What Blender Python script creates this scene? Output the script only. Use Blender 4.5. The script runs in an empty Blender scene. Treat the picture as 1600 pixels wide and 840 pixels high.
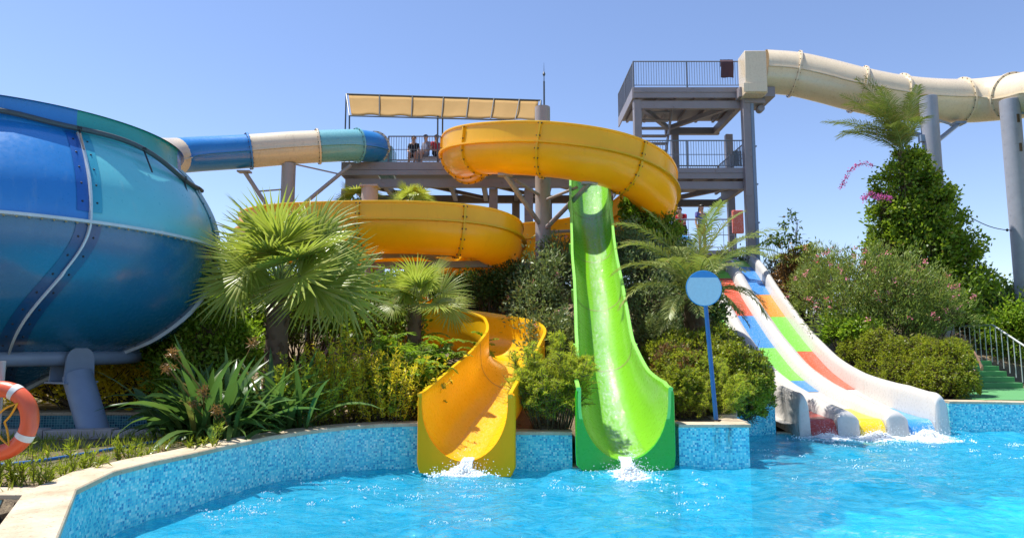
import bpy, math, random
import numpy as np
from mathutils import Vector, Matrix, noise
random.seed(7)
RNG = np.random.default_rng(11)
C = bpy.context.scene.collection
R_ = math.radians
PI = math.pi
# ------------------------------------------------------------------ camera maths
F = 1067.0; TILT = R_(6.5); CAMZ = 1.9
CAM = Vector((0, 0, CAMZ))
FW = Vector((0, math.cos(TILT), math.sin(TILT)))
UP = Vector((0, -math.sin(TILT), math.cos(TILT)))
def ray(px, py):
    return FW*F + Vector((1, 0, 0))*(px-800) + UP*(420-py)
def at(px, py, Y):
    d = ray(px, py); return CAM + d*(Y/d.y)
def on_z(px, py, z):
    d = ray(px, py); return CAM + d*((z-CAMZ)/d.z)
def smooth(a, b, x):
    t = min(1, max(0, (x-a)/(b-a))); return t*t*(3-2*t)
def lerp_tab(tab, x):
    if x <= tab[0][0]: return tab[0][1]
    for (a, va), (b, vb) in zip(tab, tab[1:]):
        if x <= b: return va+(vb-va)*(x-a)/(b-a)
    return tab[-1][1]
# ------------------------------------------------------------------ object helpers
WL = {}
def wloc(o): return WL.get(o.name, Vector((0, 0, 0)))
def tag(o, label=None, cat=None, group=None, kind=None):
    if label: o['label'] = label
    if cat: o['category'] = cat; o['kind'] = 'thing'
    if group: o['group'] = group
    if kind: o['kind'] = kind
    return o
def thing(name, loc, label, cat, group=None):
    o = bpy.data.objects.new(name, None); C.objects.link(o)
    o.location = loc; o.empty_display_size = .2
    WL[o.name] = Vector(loc)
    return tag(o, label, cat, group)
def link(name, me, parent=None, base=None):
    """mesh data is in world coordinates; shifted to the origin of its parent or to base"""
    off = wloc(parent) if parent is not None else Vector(base if base is not None else (0, 0, 0))
    if off.length > 0: me.transform(Matrix.Translation(-off))
    o = bpy.data.objects.new(name, me); C.objects.link(o)
    if parent is not None: o.parent = parent
    else: o.location = off
    WL[o.name] = off
    return o
class MB:
    def __init__(s): s.v = []; s.f = []; s.m = []; s.uv = None
    def vert(s, p): s.v.append(tuple(p)); return len(s.v)-1
    def face(s, idx, m=0): s.f.append(tuple(idx)); s.m.append(m)
    def grid(s, rows, cu=False, cv=False, m=0, flip=False):
        n, k = len(rows), len(rows[0]); b = len(s.v)
        for r in rows:
            for p in r: s.v.append(tuple(p))
        for i in range(n if cu else n-1):
            for j in range(k if cv else k-1):
                i2, j2 = (i+1) % n, (j+1) % k
                q = (b+i*k+j, b+i*k+j2, b+i2*k+j2, b+i2*k+j)
                s.face(q[::-1] if flip else q, m)
        return b
    def poly(s, pts, m=0):
        b = len(s.v); s.v += [tuple(p) for p in pts]; s.face(range(b, b+len(pts)), m)
    def box(s, lo, hi, m=0, rotz=0, c=None):
        x0, y0, z0 = lo; x1, y1, z1 = hi
        P = [Vector(p) for p in ((x0,y0,z0),(x1,y0,z0),(x1,y1,z0),(x0,y1,z0),(x0,y0,z1),(x1,y0,z1),(x1,y1,z1),(x0,y1,z1))]
        if rotz:
            cc = Vector(c) if c else (P[0]+P[6])/2
            M = Matrix.Rotation(rotz, 3, 'Z'); P = [M@(p-cc)+cc for p in P]
        b = len(s.v); s.v += [tuple(p) for p in P]
        for q in ((0,3,2,1),(4,5,6,7),(0,1,5,4),(1,2,6,5),(2,3,7,6),(3,0,4,7)): s.face([b+i for i in q], m)
    def bar(s, p0, p1, w, h, m=0):
        p0, p1 = Vector(p0), Vector(p1); t = (p1-p0).normalized()
        a = t.cross(Vector((0,0,1)))
        a = a.normalized() if a.length > 1e-4 else Vector((1,0,0))
        n = a.cross(t).normalized(); b = len(s.v)
        for p in (p0, p1):
            for (i, j) in ((-1,-1),(1,-1),(1,1),(-1,1)): s.v.append(tuple(p+a*i*w/2+n*j*h/2))
        for q in ((3,2,1,0),(4,5,6,7),(0,1,5,4),(1,2,6,5),(2,3,7,6),(3,0,4,7)): s.face([b+i for i in q], m)
    def tube(s, pts, r, n=10, m=0, caps=True, closed=False):
        pts = [Vector(p) for p in pts]; k = len(pts)
        rr = r if isinstance(r, (list, tuple)) else [r]*k
        rows = []; prev = None
        for i, p in enumerate(pts):
            if closed: t = pts[(i+1) % k]-pts[i-1]
            else: t = pts[min(i+1, k-1)]-pts[max(i-1, 0)]
            t.normalize()
            if prev is None:
                a = t.cross(Vector((0,0,1)))
                if a.length < 1e-3: a = Vector((1,0,0))
            else: a = prev - t*prev.dot(t)
            a.normalize(); prev = a; bb = t.cross(a)
            rows.append([p+(a*math.cos(2*PI*j/n)+bb*math.sin(2*PI*j/n))*rr[i] for j in range(n)])
        b = s.grid(rows, cu=closed, cv=True, m=m)
        if caps and not closed:
            s.face([b+j for j in range(n)][::-1], m); s.face([b+(k-1)*n+j for j in range(n)], m)
    def lathe(s, prof, c, n=48, a0=0, a1=2*PI, m=0, flip=False):
        full = abs(a1-a0-2*PI) < 1e-6; k = n if full else n+1
        rows = [[(c[0]+r*math.cos(a0+(a1-a0)*j/n), c[1]+r*math.sin(a0+(a1-a0)*j/n), c[2]+z) for j in range(k)] for r, z in prof]
        s.grid(rows, cv=full, m=m, flip=flip)
    def blob(s, c, r, n=6, m=0):
        for i in range(1):
            rows = []
            for a in range(n//2+1):
                th = PI*a/(n//2)
                rr = max(math.sin(th), .02)
                rows.append([(c[0]+r*rr*math.cos(2*PI*j/n), c[1]+r*rr*math.sin(2*PI*j/n), c[2]+r*math.cos(th)) for j in range(n)])
            s.grid(rows, cv=True, m=m)
    def build(s, name, mats, parent=None, base=None, smoothang=35, bevel=0):
        me = bpy.data.meshes.new(name); me.from_pydata(s.v, [], s.f)
        if not isinstance(mats, (list, tuple)): mats = [mats]
        for mt in mats: me.materials.append(mt)
        me.polygons.foreach_set('material_index', np.array(s.m, dtype=np.int32))
        if s.uv is not None:
            l = me.uv_layers.new(name='uv'); l.data.foreach_set('uv', np.array(s.uv, dtype=np.float32).ravel())
        if smoothang:
            me.polygons.foreach_set('use_smooth', np.ones(len(s.f), dtype=bool))
            me.set_sharp_from_angle(angle=R_(smoothang))
        me.update()
        o = link(name, me, parent, base)
        if bevel:
            b = o.modifiers.new('bevel', 'BEVEL'); b.width = bevel; b.segments = 2; b.limit_method = 'ANGLE'; b.angle_limit = R_(40)
        return o
def np_mesh(name, V, quads, mats, parent=None, base=None, midx=None, smooth=False):
    me = bpy.data.meshes.new(name)
    V = np.asarray(V, dtype=np.float32); Q = np.asarray(quads, dtype=np.int32)
    me.vertices.add(len(V)); me.vertices.foreach_set('co', V.ravel())
    me.loops.add(Q.size); me.loops.foreach_set('vertex_index', Q.ravel())
    me.polygons.add(len(Q)); k = Q.shape[1]
    me.polygons.foreach_set('loop_start', np.arange(0, Q.size, k, dtype=np.int32))
    if not isinstance(mats, (list, tuple)): mats = [mats]
    for mt in mats: me.materials.append(mt)
    if midx is not None: me.polygons.foreach_set('material_index', np.asarray(midx, dtype=np.int32))
    if smooth: me.polygons.foreach_set('use_smooth', np.ones(len(Q), dtype=bool))
    me.update(calc_edges=True)
    return link(name, me, parent, base)
# ------------------------------------------------------------------ materials
class NT:
    def __init__(s, name):
        s.mat = bpy.data.materials.new(name); s.mat.use_nodes = True
        s.t = s.mat.node_tree; s.t.nodes.clear()
        s.out = s.t.nodes.new('ShaderNodeOutputMaterial')
    def n(s, typ, **kw):
        nd = s.t.nodes.new('ShaderNode'+typ)
        for k, v in kw.items():
            if k in nd.inputs.keys() if isinstance(k, str) else False: nd.inputs[k].default_value = v
            else: setattr(nd, k, v)
        return nd
    def l(s, a, b): s.t.links.new(a, b)
    def math(s, op, a, b=None):
        nd = s.t.nodes.new('ShaderNodeMath'); nd.operation = op
        for i, x in enumerate((a, b)):
            if x is None: continue
            if hasattr(x, 'is_linked'): s.l(x, nd.inputs[i])
            else: nd.inputs[i].default_value = x
        return nd.outputs[0]
    def ramp(s, fac, stops, interp='LINEAR'):
        nd = s.t.nodes.new('ShaderNodeValToRGB'); nd.color_ramp.interpolation = interp
        el = nd.color_ramp.elements
        while len(el) < len(stops): el.new(.5)
        for e, (p, c) in zip(el, stops):
            e.position = p; e.color = (*c, 1) if len(c) == 3 else c
        s.l(fac, nd.inputs[0]); return nd.outputs[0]
    def noise(s, scale, detail=3, rough=.55, vec=None, dist=0):
        nd = s.t.nodes.new('ShaderNodeTexNoise'); nd.inputs['Scale'].default_value = scale
        nd.inputs['Detail'].default_value = detail; nd.inputs['Roughness'].default_value = rough
        nd.inputs['Distortion'].default_value = dist
        if vec is not None: s.l(vec, nd.inputs['Vector'])
        return nd.outputs['Fac']
    def coord(s, scale=None, kind='Object'):
        o = s.t.nodes.new('ShaderNodeTexCoord').outputs[kind]
        if scale is None: return o
        mp = s.t.nodes.new('ShaderNodeMapping'); mp.inputs['Scale'].default_value = scale
        s.l(o, mp.inputs['Vector']); return mp.outputs[0]
    def mix(s, fac, a, b, mode='MIX'):
        nd = s.t.nodes.new('ShaderNodeMix'); nd.data_type = 'RGBA'; nd.blend_type = mode
        for x, k in ((fac, 0), (a, 6), (b, 7)):
            if hasattr(x, 'is_linked'): s.l(x, nd.inputs[k])
            elif k == 0: nd.inputs[0].default_value = x
            else: nd.inputs[k].default_value = (*x, 1) if len(x) == 3 else x
        return nd.outputs[2]
    def bump(s, h, strength, dist=.02, normal=None):
        nd = s.t.nodes.new('ShaderNodeBump'); nd.inputs['Strength'].default_value = strength
        nd.inputs['Distance'].default_value = dist; s.l(h, nd.inputs['Height'])
        if normal is not None: s.l(normal, nd.inputs['Normal'])
        return nd.outputs[0]
    def bsdf(s, col, rough=.5, metal=0, coat=0, normal=None, spec=.5, alpha=None):
        b = s.t.nodes.new('ShaderNodeBsdfPrincipled')
        if hasattr(col, 'is_linked'): s.l(col, b.inputs['Base Color'])
        else: b.inputs['Base Color'].default_value = (*col, 1)
        if hasattr(rough, 'is_linked'): s.l(rough, b.inputs['Roughness'])
        else: b.inputs['Roughness'].default_value = rough
        b.inputs['Metallic'].default_value = metal; b.inputs['Coat Weight'].default_value = coat
        b.inputs['Coat Roughness'].default_value = .12
        b.inputs['Specular IOR Level'].default_value = spec
        if normal is not None: s.l(normal, b.inputs['Normal'])
        return b
    def done(s, sh):
        s.l(sh.outputs[0] if hasattr(sh, 'outputs') else sh, s.out.inputs['Surface']); return s.mat
def dark(c, k): return tuple(x*k for x in c)
def frp(name, col, var=.12, rough=.28, coat=.35, streak=.25, dirt=(.10,.06,.02), trans=0, speck=.10, spec=.5):
    """moulded fibreglass: slightly wavy, faded patches, faint run-off streaks"""
    t = NT(name); co = t.coord()
    n1 = t.noise(1.1, 4, .6, co)
    c = t.mix(n1, dark(col, 1-var), tuple(min(1, x*(1+var)+.01) for x in col))
    st = t.noise(3.0, 5, .7, t.coord((3, 3, .35)))
    stf = t.ramp(st, [(.56, (0,0,0)), (.8, (1,1,1))])
    c = t.mix(t.math('MULTIPLY', stf, streak), c, dirt)
    n2 = t.noise(14, 3, .5, co); fine = t.noise(160, 2, .5, co)
    sp = t.ramp(fine, [(.67, (0,0,0)), (.74, (1,1,1))])
    c = t.mix(t.math('MULTIPLY', sp, speck), c, dirt)
    rg = t.math('ADD', t.math('MULTIPLY', n2, .22), rough-.1)
    b = t.bsdf(c, rg, coat=coat, spec=spec, normal=t.bump(t.noise(2.2, 2, .5, co), .12, .06))
    if trans:
        tr = t.n('BsdfTranslucent'); t.l(c, tr.inputs['Color'])
        mx = t.n('MixShader'); mx.inputs[0].default_value = trans
        t.l(b.outputs[0], mx.inputs[1]); t.l(tr.outputs[0], mx.inputs[2]); return t.done(mx)
    return t.done(b)
def paint(name, col, rough=.5, metal=0, wear=.35, wcol=(.12,.06,.03), scale=3.0):
    t = NT(name); co = t.coord()
    n = t.noise(scale, 5, .65, co)
    c = t.mix(n, dark(col, .78), tuple(min(1, x*1.18) for x in col))
    w = t.ramp(t.noise(scale*3, 6, .7, co), [(.6, (0,0,0)), (.72, (1,1,1))])
    c = t.mix(t.math('MULTIPLY', w, wear), c, wcol)
    return t.done(t.bsdf(c, rough, metal, normal=t.bump(t.noise(40, 3, .6, co), .08, .01)))
def leafmat(name, c1, c2, c3=None, trans=.5, rough=.42, scale=1.3, dead=True):
    t = NT(name)
    g = t.t.nodes.new('ShaderNodeNewGeometry'); r = g.outputs['Random Per Island']
    stops = [(0, c1), (.6, c2), (.94, c3 or c2)] + ([(.97, (.26,.15,.045))] if dead else [])
    c = t.ramp(r, stops)
    n = t.noise(scale, 3, .6, t.coord())
    c = t.mix(t.ramp(n, [(.35, (0,0,0)), (.65, (1,1,1))]), c, t.mix(.55, c, tuple(min(1, x*1.9) for x in c2)))
    b = t.bsdf(c, rough, spec=.35)
    tr = t.n('BsdfTranslucent'); t.l(t.mix(.5, c, (c2[0]*1.9, c2[1]*1.9, c2[2]*.8)), tr.inputs['Color'])
    mx = t.n('MixShader'); mx.inputs[0].default_value = trans
    t.l(b.outputs[0], mx.inputs[1]); t.l(tr.outputs[0], mx.inputs[2])
    return t.done(mx)
M = {}
M['yellow'] = frp('yellow_fibreglass', (.93,.55,.003), trans=.28, dirt=(.45,.20,.01), coat=.12, rough=.32, speck=.05)
M['yellow_in'] = frp('orange_yellow_fibreglass', (.93,.50,.003), dirt=(.5,.22,.01), trans=.2, coat=.15, speck=.03)
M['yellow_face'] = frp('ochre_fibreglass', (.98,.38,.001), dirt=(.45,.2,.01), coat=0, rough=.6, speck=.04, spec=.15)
M['green'] = frp('green_fibreglass', (.17,.47,.010), trans=.12, dirt=(.05,.2,.01))
M['green_out'] = frp('pale_green_fibreglass', (.25,.62,.10), dirt=(.1,.25,.04))
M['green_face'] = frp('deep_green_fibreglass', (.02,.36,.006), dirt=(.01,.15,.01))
M['blue'] = frp('royal_blue_fibreglass', (.012,.20,.54), rough=.3, coat=.5, dirt=(.22,.38,.55), streak=.3)
M['turq'] = frp('turquoise_fibreglass', (.13,.52,.58), rough=.3, coat=.5, dirt=(.35,.55,.55), streak=.35)
M['teal'] = frp('teal_fibreglass', (.012,.32,.30), rough=.3, dirt=(.03,.12,.1))
M['navy_band'] = frp('navy_step_shade', (.003,.07,.20), rough=.3)  # band tones: panel colours darkened to paint in the shade of the panel step
M['blue_band'] = frp('blue_step_shade', (.004,.10,.38), rough=.3)
M['turq_band'] = frp('turquoise_step_shade', (.035,.34,.46), rough=.3)
M['navy'] = frp('dark_blue_fibreglass', (.003,.14,.29), rough=.25, coat=.4, dirt=(.05,.2,.34), streak=.4)
M['cream'] = frp('cream_fibreglass', (.66,.56,.40), streak=.5, dirt=(.30,.20,.08))
M['white'] = frp('white_fibreglass', (.55,.525,.49), streak=.4, dirt=(.50,.36,.26), speck=.05)
M['seam'] = paint('pale_sealant', (.55,.62,.66), .5, wear=.5, wcol=(.1,.2,.3))
M['sand'] = frp('beige_fibreglass', (.70,.58,.40), dirt=(.35,.2,.08), streak=.35)
M['paleteal'] = frp('faded_teal_fibreglass', (.16,.42,.46), dirt=(.1,.2,.2))
M['steel'] = paint('grey_painted_steel', (.25,.225,.24), .5, wear=.5, scale=1.6)
M['steel_light'] = paint('light_grey_painted_steel', (.33,.31,.30), .5, wear=.55, scale=1.8)
M['pipe'] = paint('blue_grey_pipe_paint', (.20,.27,.38), .4, wear=.2)
M['col_grey'] = paint('column_grey_paint', (.30,.31,.36), .55, wear=.25)
M['rail'] = paint('railing_paint', (.16,.17,.20), .45, wear=.3)
M['rail_white'] = paint('pale_railing_paint', (.5,.52,.52), .4, wear=.25)
M['bolt'] = paint('rusty_bolt', (.10,.07,.04), .6, metal=.4)
M['bolt_pale'] = paint('brassy_bolt', (.45,.38,.22), .5, metal=.4)
M['joint'] = paint('dirty_joint_filler', (.30,.24,.12), .7, wear=.4)
M['hose'] = paint('dark_grey_hose', (.06,.075,.085), .45, wear=.2, wcol=(.16,.17,.17))
M['concrete'] = paint('plaster_post', (.42,.36,.33), .8, wear=.3, wcol=(.25,.22,.2))
M['bark'] = paint('palm_bark', (.13,.085,.05), .9, wear=.6, wcol=(.05,.03,.02), scale=9)
M['twig'] = paint('twig_brown', (.10,.07,.035), .9, wear=.5, wcol=(.04,.03,.02), scale=12)
M['dark_bolt'] = paint('dark_bolt', (.03,.03,.035), .5, metal=.5)
def stone_mat():
    t = NT('travertine_coping'); co = t.coord()
    n = t.noise(2.4, 6, .65, co); v = t.noise(9, 5, .7, t.coord((1, 1, 6)))
    c = t.ramp(n, [(.25, (.34,.25,.15)), (.5, (.52,.42,.29)), (.75, (.60,.52,.40))])
    pit = t.ramp(t.noise(34, 4, .7, co), [(.33, (0,0,0)), (.42, (1,1,1))])
    c = t.mix(pit, (.22,.16,.10), c)
    stn = t.ramp(v, [(.55, (0,0,0)), (.75, (1,1,1))])
    c = t.mix(t.math('MULTIPLY', stn, .4), c, (.25,.19,.12))
    return t.done(t.bsdf(c, .65, normal=t.bump(t.noise(30, 5, .7, co), .35, .01)))
M['stone'] = stone_mat()
def tile_mat(name, stops, size=.05, kind='UV', dirty=0.0):
    t = NT(name); co = t.coord(kind=kind)
    sep = t.n('SeparateXYZ'); t.l(co, sep.inputs[0])
    u = t.math('DIVIDE', sep.outputs[0], size); v = t.math('DIVIDE', sep.outputs[1], size)
    fu, fv = t.math('FLOOR', u), t.math('FLOOR', v)
    cb = t.n('CombineXYZ'); t.l(fu, cb.inputs[0]); t.l(fv, cb.inputs[1])
    wn = t.n('TexWhiteNoise'); wn.noise_dimensions = '2D'; t.l(cb.outputs[0], wn.inputs['Vector'])
    c = t.ramp(wn.outputs['Value'], stops, 'CONSTANT')
    gu = t.math('ABSOLUTE', t.math('SUBTRACT', t.math('FRACT', u), .5)); gv = t.math('ABSOLUTE', t.math('SUBTRACT', t.math('FRACT', v), .5))
    g = t.math('GREATER_THAN', t.math('MAXIMUM', gu, gv), .445)
    c = t.mix(g, c, (.22,.48,.56))
    pat = t.noise(1.2, 3, .6, t.coord())
    c = t.mix(t.ramp(pat, [(.45, (0,0,0)), (.8, (.35,.35,.35))]), c, (.22,.55,.66))
    h = t.math('SUBTRACT', 1.0, g)
    ro = t.math('ADD', t.math('MULTIPLY', g, .4), .2)
    return t.done(t.bsdf(c, ro, normal=t.bump(h, .25, .003)))
M['tile'] = tile_mat('blue_glass_mosaic', [(0,(.015,.30,.50)),(.10,(.03,.46,.62)),(.30,(.08,.60,.70)),(.54,(.16,.70,.74)),(.76,(.32,.77,.78)),(.92,(.55,.83,.81))], .031)
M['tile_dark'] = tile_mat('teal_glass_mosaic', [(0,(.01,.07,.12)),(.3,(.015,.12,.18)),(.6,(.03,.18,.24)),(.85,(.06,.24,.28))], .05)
def floor_mat():
    t = NT('pool_floor_mosaic'); co = t.coord()
    n = t.noise(1.3, 3, .5, co)
    c = t.mix(n, (.16,.66,.82), (.33,.79,.88))
    return t.done(t.bsdf(c, .5))
M['pool_floor'] = floor_mat()
def soil_mat():
    t = NT('dry_soil'); co = t.coord()
    n = t.noise(.9, 6, .65, co); n2 = t.noise(22, 5, .75, co)
    c = t.ramp(n, [(.3, (.07,.05,.03)), (.5, (.16,.115,.07)), (.72, (.27,.20,.13))])
    c = t.mix(t.ramp(n2, [(.4, (0,0,0)), (.68, (1,1,1))]), c, (.30,.23,.14))
    g = t.ramp(t.noise(.25, 3, .5, co), [(.5, (0,0,0)), (.62, (1,1,1))])
    c = t.mix(t.math('MULTIPLY', g, .55), c, (.06,.08,.02))
    return t.done(t.bsdf(c, .95, normal=t.bump(t.noise(12, 6, .7, co), .9, .06)))
M['soil'] = soil_mat()
def turf_mat():
    t = NT('green_turf_carpet'); co = t.coord()
    n = t.noise(300, 2, .5, co); n1 = t.noise(1.5, 4, .6, co)
    c = t.mix(n, (.05,.22,.07), (.10,.34,.11)); c = t.mix(t.math('MULTIPLY', n1, .4), c, (.16,.34,.16))
    return t.done(t.bsdf(c, .95, normal=t.bump(n, .5, .01)))
M['turf'] = turf_mat()
def mat_speck(name, col):
    t = NT(name); co = t.coord()
    n = t.noise(26, 4, .75, co); n2 = t.noise(60, 3, .7, co)
    c = t.mix(t.ramp(n, [(.52, (0,0,0)), (.66, (1,1,1))]), col, tuple(min(1, x*.6+.25) for x in col))
    c = t.mix(t.ramp(n2, [(.3, (1,1,1)), (.42, (0,0,0))]), c, dark(col, .6))
    return t.done(t.bsdf(c, .35, coat=.3, normal=t.bump(n2, .3, .01)))
M['mat_red'] = mat_speck('red_slide_mat', (.62,.09,.035)); M['mat_blue'] = mat_speck('blue_slide_mat', (.04,.22,.58))
M['mat_green'] = mat_speck('green_slide_mat', (.17,.55,.05)); M['mat_orange'] = mat_speck('orange_slide_mat', (.80,.25,.02))
M['mat_yellow'] = mat_speck('yellow_slide_mat', (.82,.58,.01)); M['mat_darkred'] = mat_speck('dark_red_slide_mat', (.42,.04,.02))
M['mat_sky'] = mat_speck('sky_blue_slide_mat', (.05,.30,.66))
def plain(name, col, rough=.6, metal=0): 
    t = NT(name); co = t.coord(); n = t.noise(20, 3, .6, co)
    return t.done(t.bsdf(t.mix(n, dark(col, .85), tuple(min(1, x*1.1) for x in col)), rough, metal))
M['skin'] = plain('sun_tanned_skin', (.50,.26,.16), .5)
M['skin_pale'] = plain('light_skin', (.58,.34,.23), .5)
M['hair'] = plain('dark_hair', (.02,.014,.01), .5)
M['red_cloth'] = plain('red_cotton', (.45,.012,.025), .85); M['black_cloth'] = plain('black_cotton', (.015,.015,.018), .85)
M['blue_cloth'] = plain('purple_blue_cotton', (.10,.10,.32), .85); M['grey_cloth'] = plain('grey_blue_cotton', (.28,.30,.40), .85)
M['ring'] = frp('orange_lifebuoy_plastic', (.72,.10,.03), rough=.4, coat=.1, dirt=(.35,.08,.04), streak=.4)
M['ring_tape'] = plain('white_reflective_tape', (.66,.66,.64), .35)
M['rope'] = plain('yellow_rope', (.75,.36,.02), .8)
M['sign_light'] = plain('pale_blue_sign_paint', (.52,.62,.68), .35); M['sign_dark'] = plain('mid_blue_sign_paint', (.03,.24,.52), .35)
M['sign_pole'] = plain('blue_pole_paint', (.015,.12,.33), .4)
M['towel'] = paint('striped_towel', (.07,.035,.045), .95, wear=.6, wcol=(.03,.05,.12), scale=6)
def canvas_mat():
    t = NT('sun_bleached_shade_cloth'); co = t.coord()
    w = t.n('TexWave'); w.inputs['Scale'].default_value = 14; w.inputs['Distortion'].default_value = 1.2; t.l(co, w.inputs['Vector'])
    c = t.mix(t.noise(2, 4, .6, co), (.55,.34,.11), (.66,.43,.16))
    c = t.mix(t.math('MULTIPLY', w.outputs['Fac'], .25), c, (.5,.34,.15))
    b = t.bsdf(c, .9); tr = t.n('BsdfTranslucent'); t.l(c, tr.inputs['Color'])
    mx = t.n('MixShader'); mx.inputs[0].default_value = .38
    t.l(b.outputs[0], mx.inputs[1]); t.l(tr.outputs[0], mx.inputs[2]); return t.done(mx)
M['canvas'] = canvas_mat()
def foam_mat(name):
    t = NT(name); co = t.coord()
    n = t.noise(9, 6, .78, co, .6); uvc = t.coord(kind='UV'); sp = t.n('SeparateXYZ'); t.l(uvc, sp.inputs[0])
    f = t.math('SUBTRACT', t.math('ADD', n, t.math('MULTIPLY', sp.outputs[0], .46)), .72)
    a = t.ramp(f, [(0, (0,0,0)), (.12, (1,1,1))])
    b = t.bsdf((.88,.93,.95), .25)
    tp = t.n('BsdfTransparent'); mx = t.n('MixShader'); t.l(a, mx.inputs[0])
    t.l(tp.outputs[0], mx.inputs[1]); t.l(b.outputs[0], mx.inputs[2]); return t.done(mx)
M['foam'] = foam_mat('bubbly_foam')
M['drops'] = plain('white_water_drops', (.9,.94,.96), .12)
def film_mat(name='running_water_film', col=(.85,.92,.88), k=.68):
    """thin running water: clear with streaks of bubbles"""
    t = NT(name); co = t.coord((1, .35, .35)); fine = t.coord((1,.8,.8))
    n = t.noise(26, 5, .78, co); n2 = t.noise(75, 4, .8, fine)
    a = t.ramp(n, [(.42, (0,0,0)), (.62, (1,1,1))]); a2 = t.ramp(n2, [(.44, (.12,.12,.12)), (.62, (1,1,1))])
    al = t.math('MULTIPLY', a, a2)
    uvc = t.coord(kind='UV'); sp = t.n('SeparateXYZ'); t.l(uvc, sp.inputs[0])
    edge = t.ramp(sp.outputs[0], [(0, (0,0,0)), (.25, (1,1,1)), (.75, (1,1,1)), (1, (0,0,0))])
    al = t.math('MULTIPLY', t.math('MULTIPLY', al, edge), k)
    b = t.bsdf(col, .15); tp = t.n('BsdfTransparent')
    gl = t.n('BsdfGlossy'); gl.inputs['Roughness'].default_value = .08
    m0 = t.n('MixShader'); m0.inputs[0].default_value = .07; t.l(tp.outputs[0], m0.inputs[1]); t.l(gl.outputs[0], m0.inputs[2])
    mx = t.n('MixShader'); t.l(al, mx.inputs[0]); t.l(m0.outputs[0], mx.inputs[1]); t.l(b.outputs[0], mx.inputs[2])
    nb = t.bump(n2, .6, .01); t.l(nb, gl.inputs['Normal']); t.l(nb, b.inputs['Normal'])
    return t.done(mx)
M['film'] = film_mat(); M['film_warm'] = film_mat('running_water_yellow_lit', (.97,.80,.30), .6)  # film_warm: white bubbles tinted yellow, painting in light off the yellow slide
def water_mat():
    t = NT('pool_water'); co = t.coord((1, 1.6, 1))
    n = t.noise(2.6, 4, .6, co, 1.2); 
    c = t.mix(t.ramp(n, [(.35, (0,0,0)), (.7, (1,1,1))]), (.004,.39,.68), (.10,.58,.80))  # deep and pale cyan mottling painted in for streaks of refracted light
    nb = t.bump(t.noise(5.0, 4, .6, co, 1.0), .6, .06); nb = t.bump(t.noise(30, 3, .6, co), .3, .012, nb)
    df = t.n('BsdfDiffuse'); t.l(c, df.inputs['Color']); t.l(nb, df.inputs['Normal'])
    tp = t.n('BsdfTransparent'); tp.inputs['Color'].default_value = (.22,.88,.97,1)
    m1 = t.n('MixShader'); m1.inputs[0].default_value = .55
    t.l(df.outputs[0], m1.inputs[1]); t.l(tp.outputs[0], m1.inputs[2])
    gl = t.n('BsdfGlossy'); gl.inputs['Roughness'].default_value = .03; t.l(nb, gl.inputs['Normal'])
    fr = t.n('Fresnel'); fr.inputs['IOR'].default_value = 1.33; t.l(nb, fr.inputs['Normal'])
    mx = t.n('MixShader'); t.l(fr.outputs[0], mx.inputs[0]); t.l(m1.outputs[0], mx.inputs[1]); t.l(gl.outputs[0], mx.inputs[2])
    return t.done(mx)
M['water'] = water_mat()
# foliage
M['lf_hedge'] = leafmat('clipped_hedge_leaf', (.09,.145,.012), (.20,.235,.02), (.34,.325,.04))
M['lf_dark'] = leafmat('dark_green_leaf', (.025,.055,.010), (.055,.10,.016), (.11,.15,.03), trans=.35)
M['lf_mid'] = leafmat('mid_green_leaf', (.06,.12,.012), (.14,.21,.018), (.27,.31,.03))
M['lf_yellow'] = leafmat('yellow_green_leaf', (.32,.32,.018), (.56,.46,.025), (.75,.55,.04))
M['lf_feather'] = leafmat('feathery_leaf', (.22,.30,.02), (.36,.41,.035), (.52,.52,.07))
M['lf_fern'] = leafmat('fern_green_leaf', (.08,.17,.014), (.16,.26,.02), (.30,.34,.04))
M['lf_fan'] = leafmat('fan_palm_leaf', (.15,.20,.025), (.25,.30,.05), (.40,.41,.16), trans=.4, rough=.3)
M['lf_date'] = leafmat('date_palm_leaf', (.09,.13,.025), (.17,.20,.045), (.34,.33,.12), trans=.35)
M['lf_olive'] = leafmat('olive_palm_leaf', (.07,.10,.02), (.12,.15,.03), (.24,.24,.08), trans=.3)
M['lf_grey'] = leafmat('grey_green_leaf', (.07,.11,.04), (.14,.18,.065), (.28,.29,.14), trans=.3)
M['lf_strap'] = leafmat('strap_leaf', (.022,.065,.018), (.06,.12,.03), (.15,.21,.05), trans=.4, rough=.28)
M['lf_brown'] = leafmat('dry_brown_leaf', (.12,.06,.018), (.21,.11,.035), (.30,.19,.07), trans=.25)
M['lf_olea'] = leafmat('oleander_leaf', (.08,.13,.025), (.16,.21,.045), (.29,.31,.09), trans=.35)
M['petal_pink'] = leafmat('pink_petal', (.60,.12,.18), (.72,.22,.30), (.8,.36,.42), trans=.3, dead=False)
M['petal_mag'] = leafmat('magenta_bract', (.30,.05,.22), (.42,.08,.32), (.44,.16,.36), trans=.4, dead=False)
M['lf_weed'] = leafmat('weed_leaf', (.10,.17,.015), (.20,.25,.02), (.36,.34,.04))
# ================================================================== setting
WZ = .66                                         # top of the coping above the water
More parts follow.
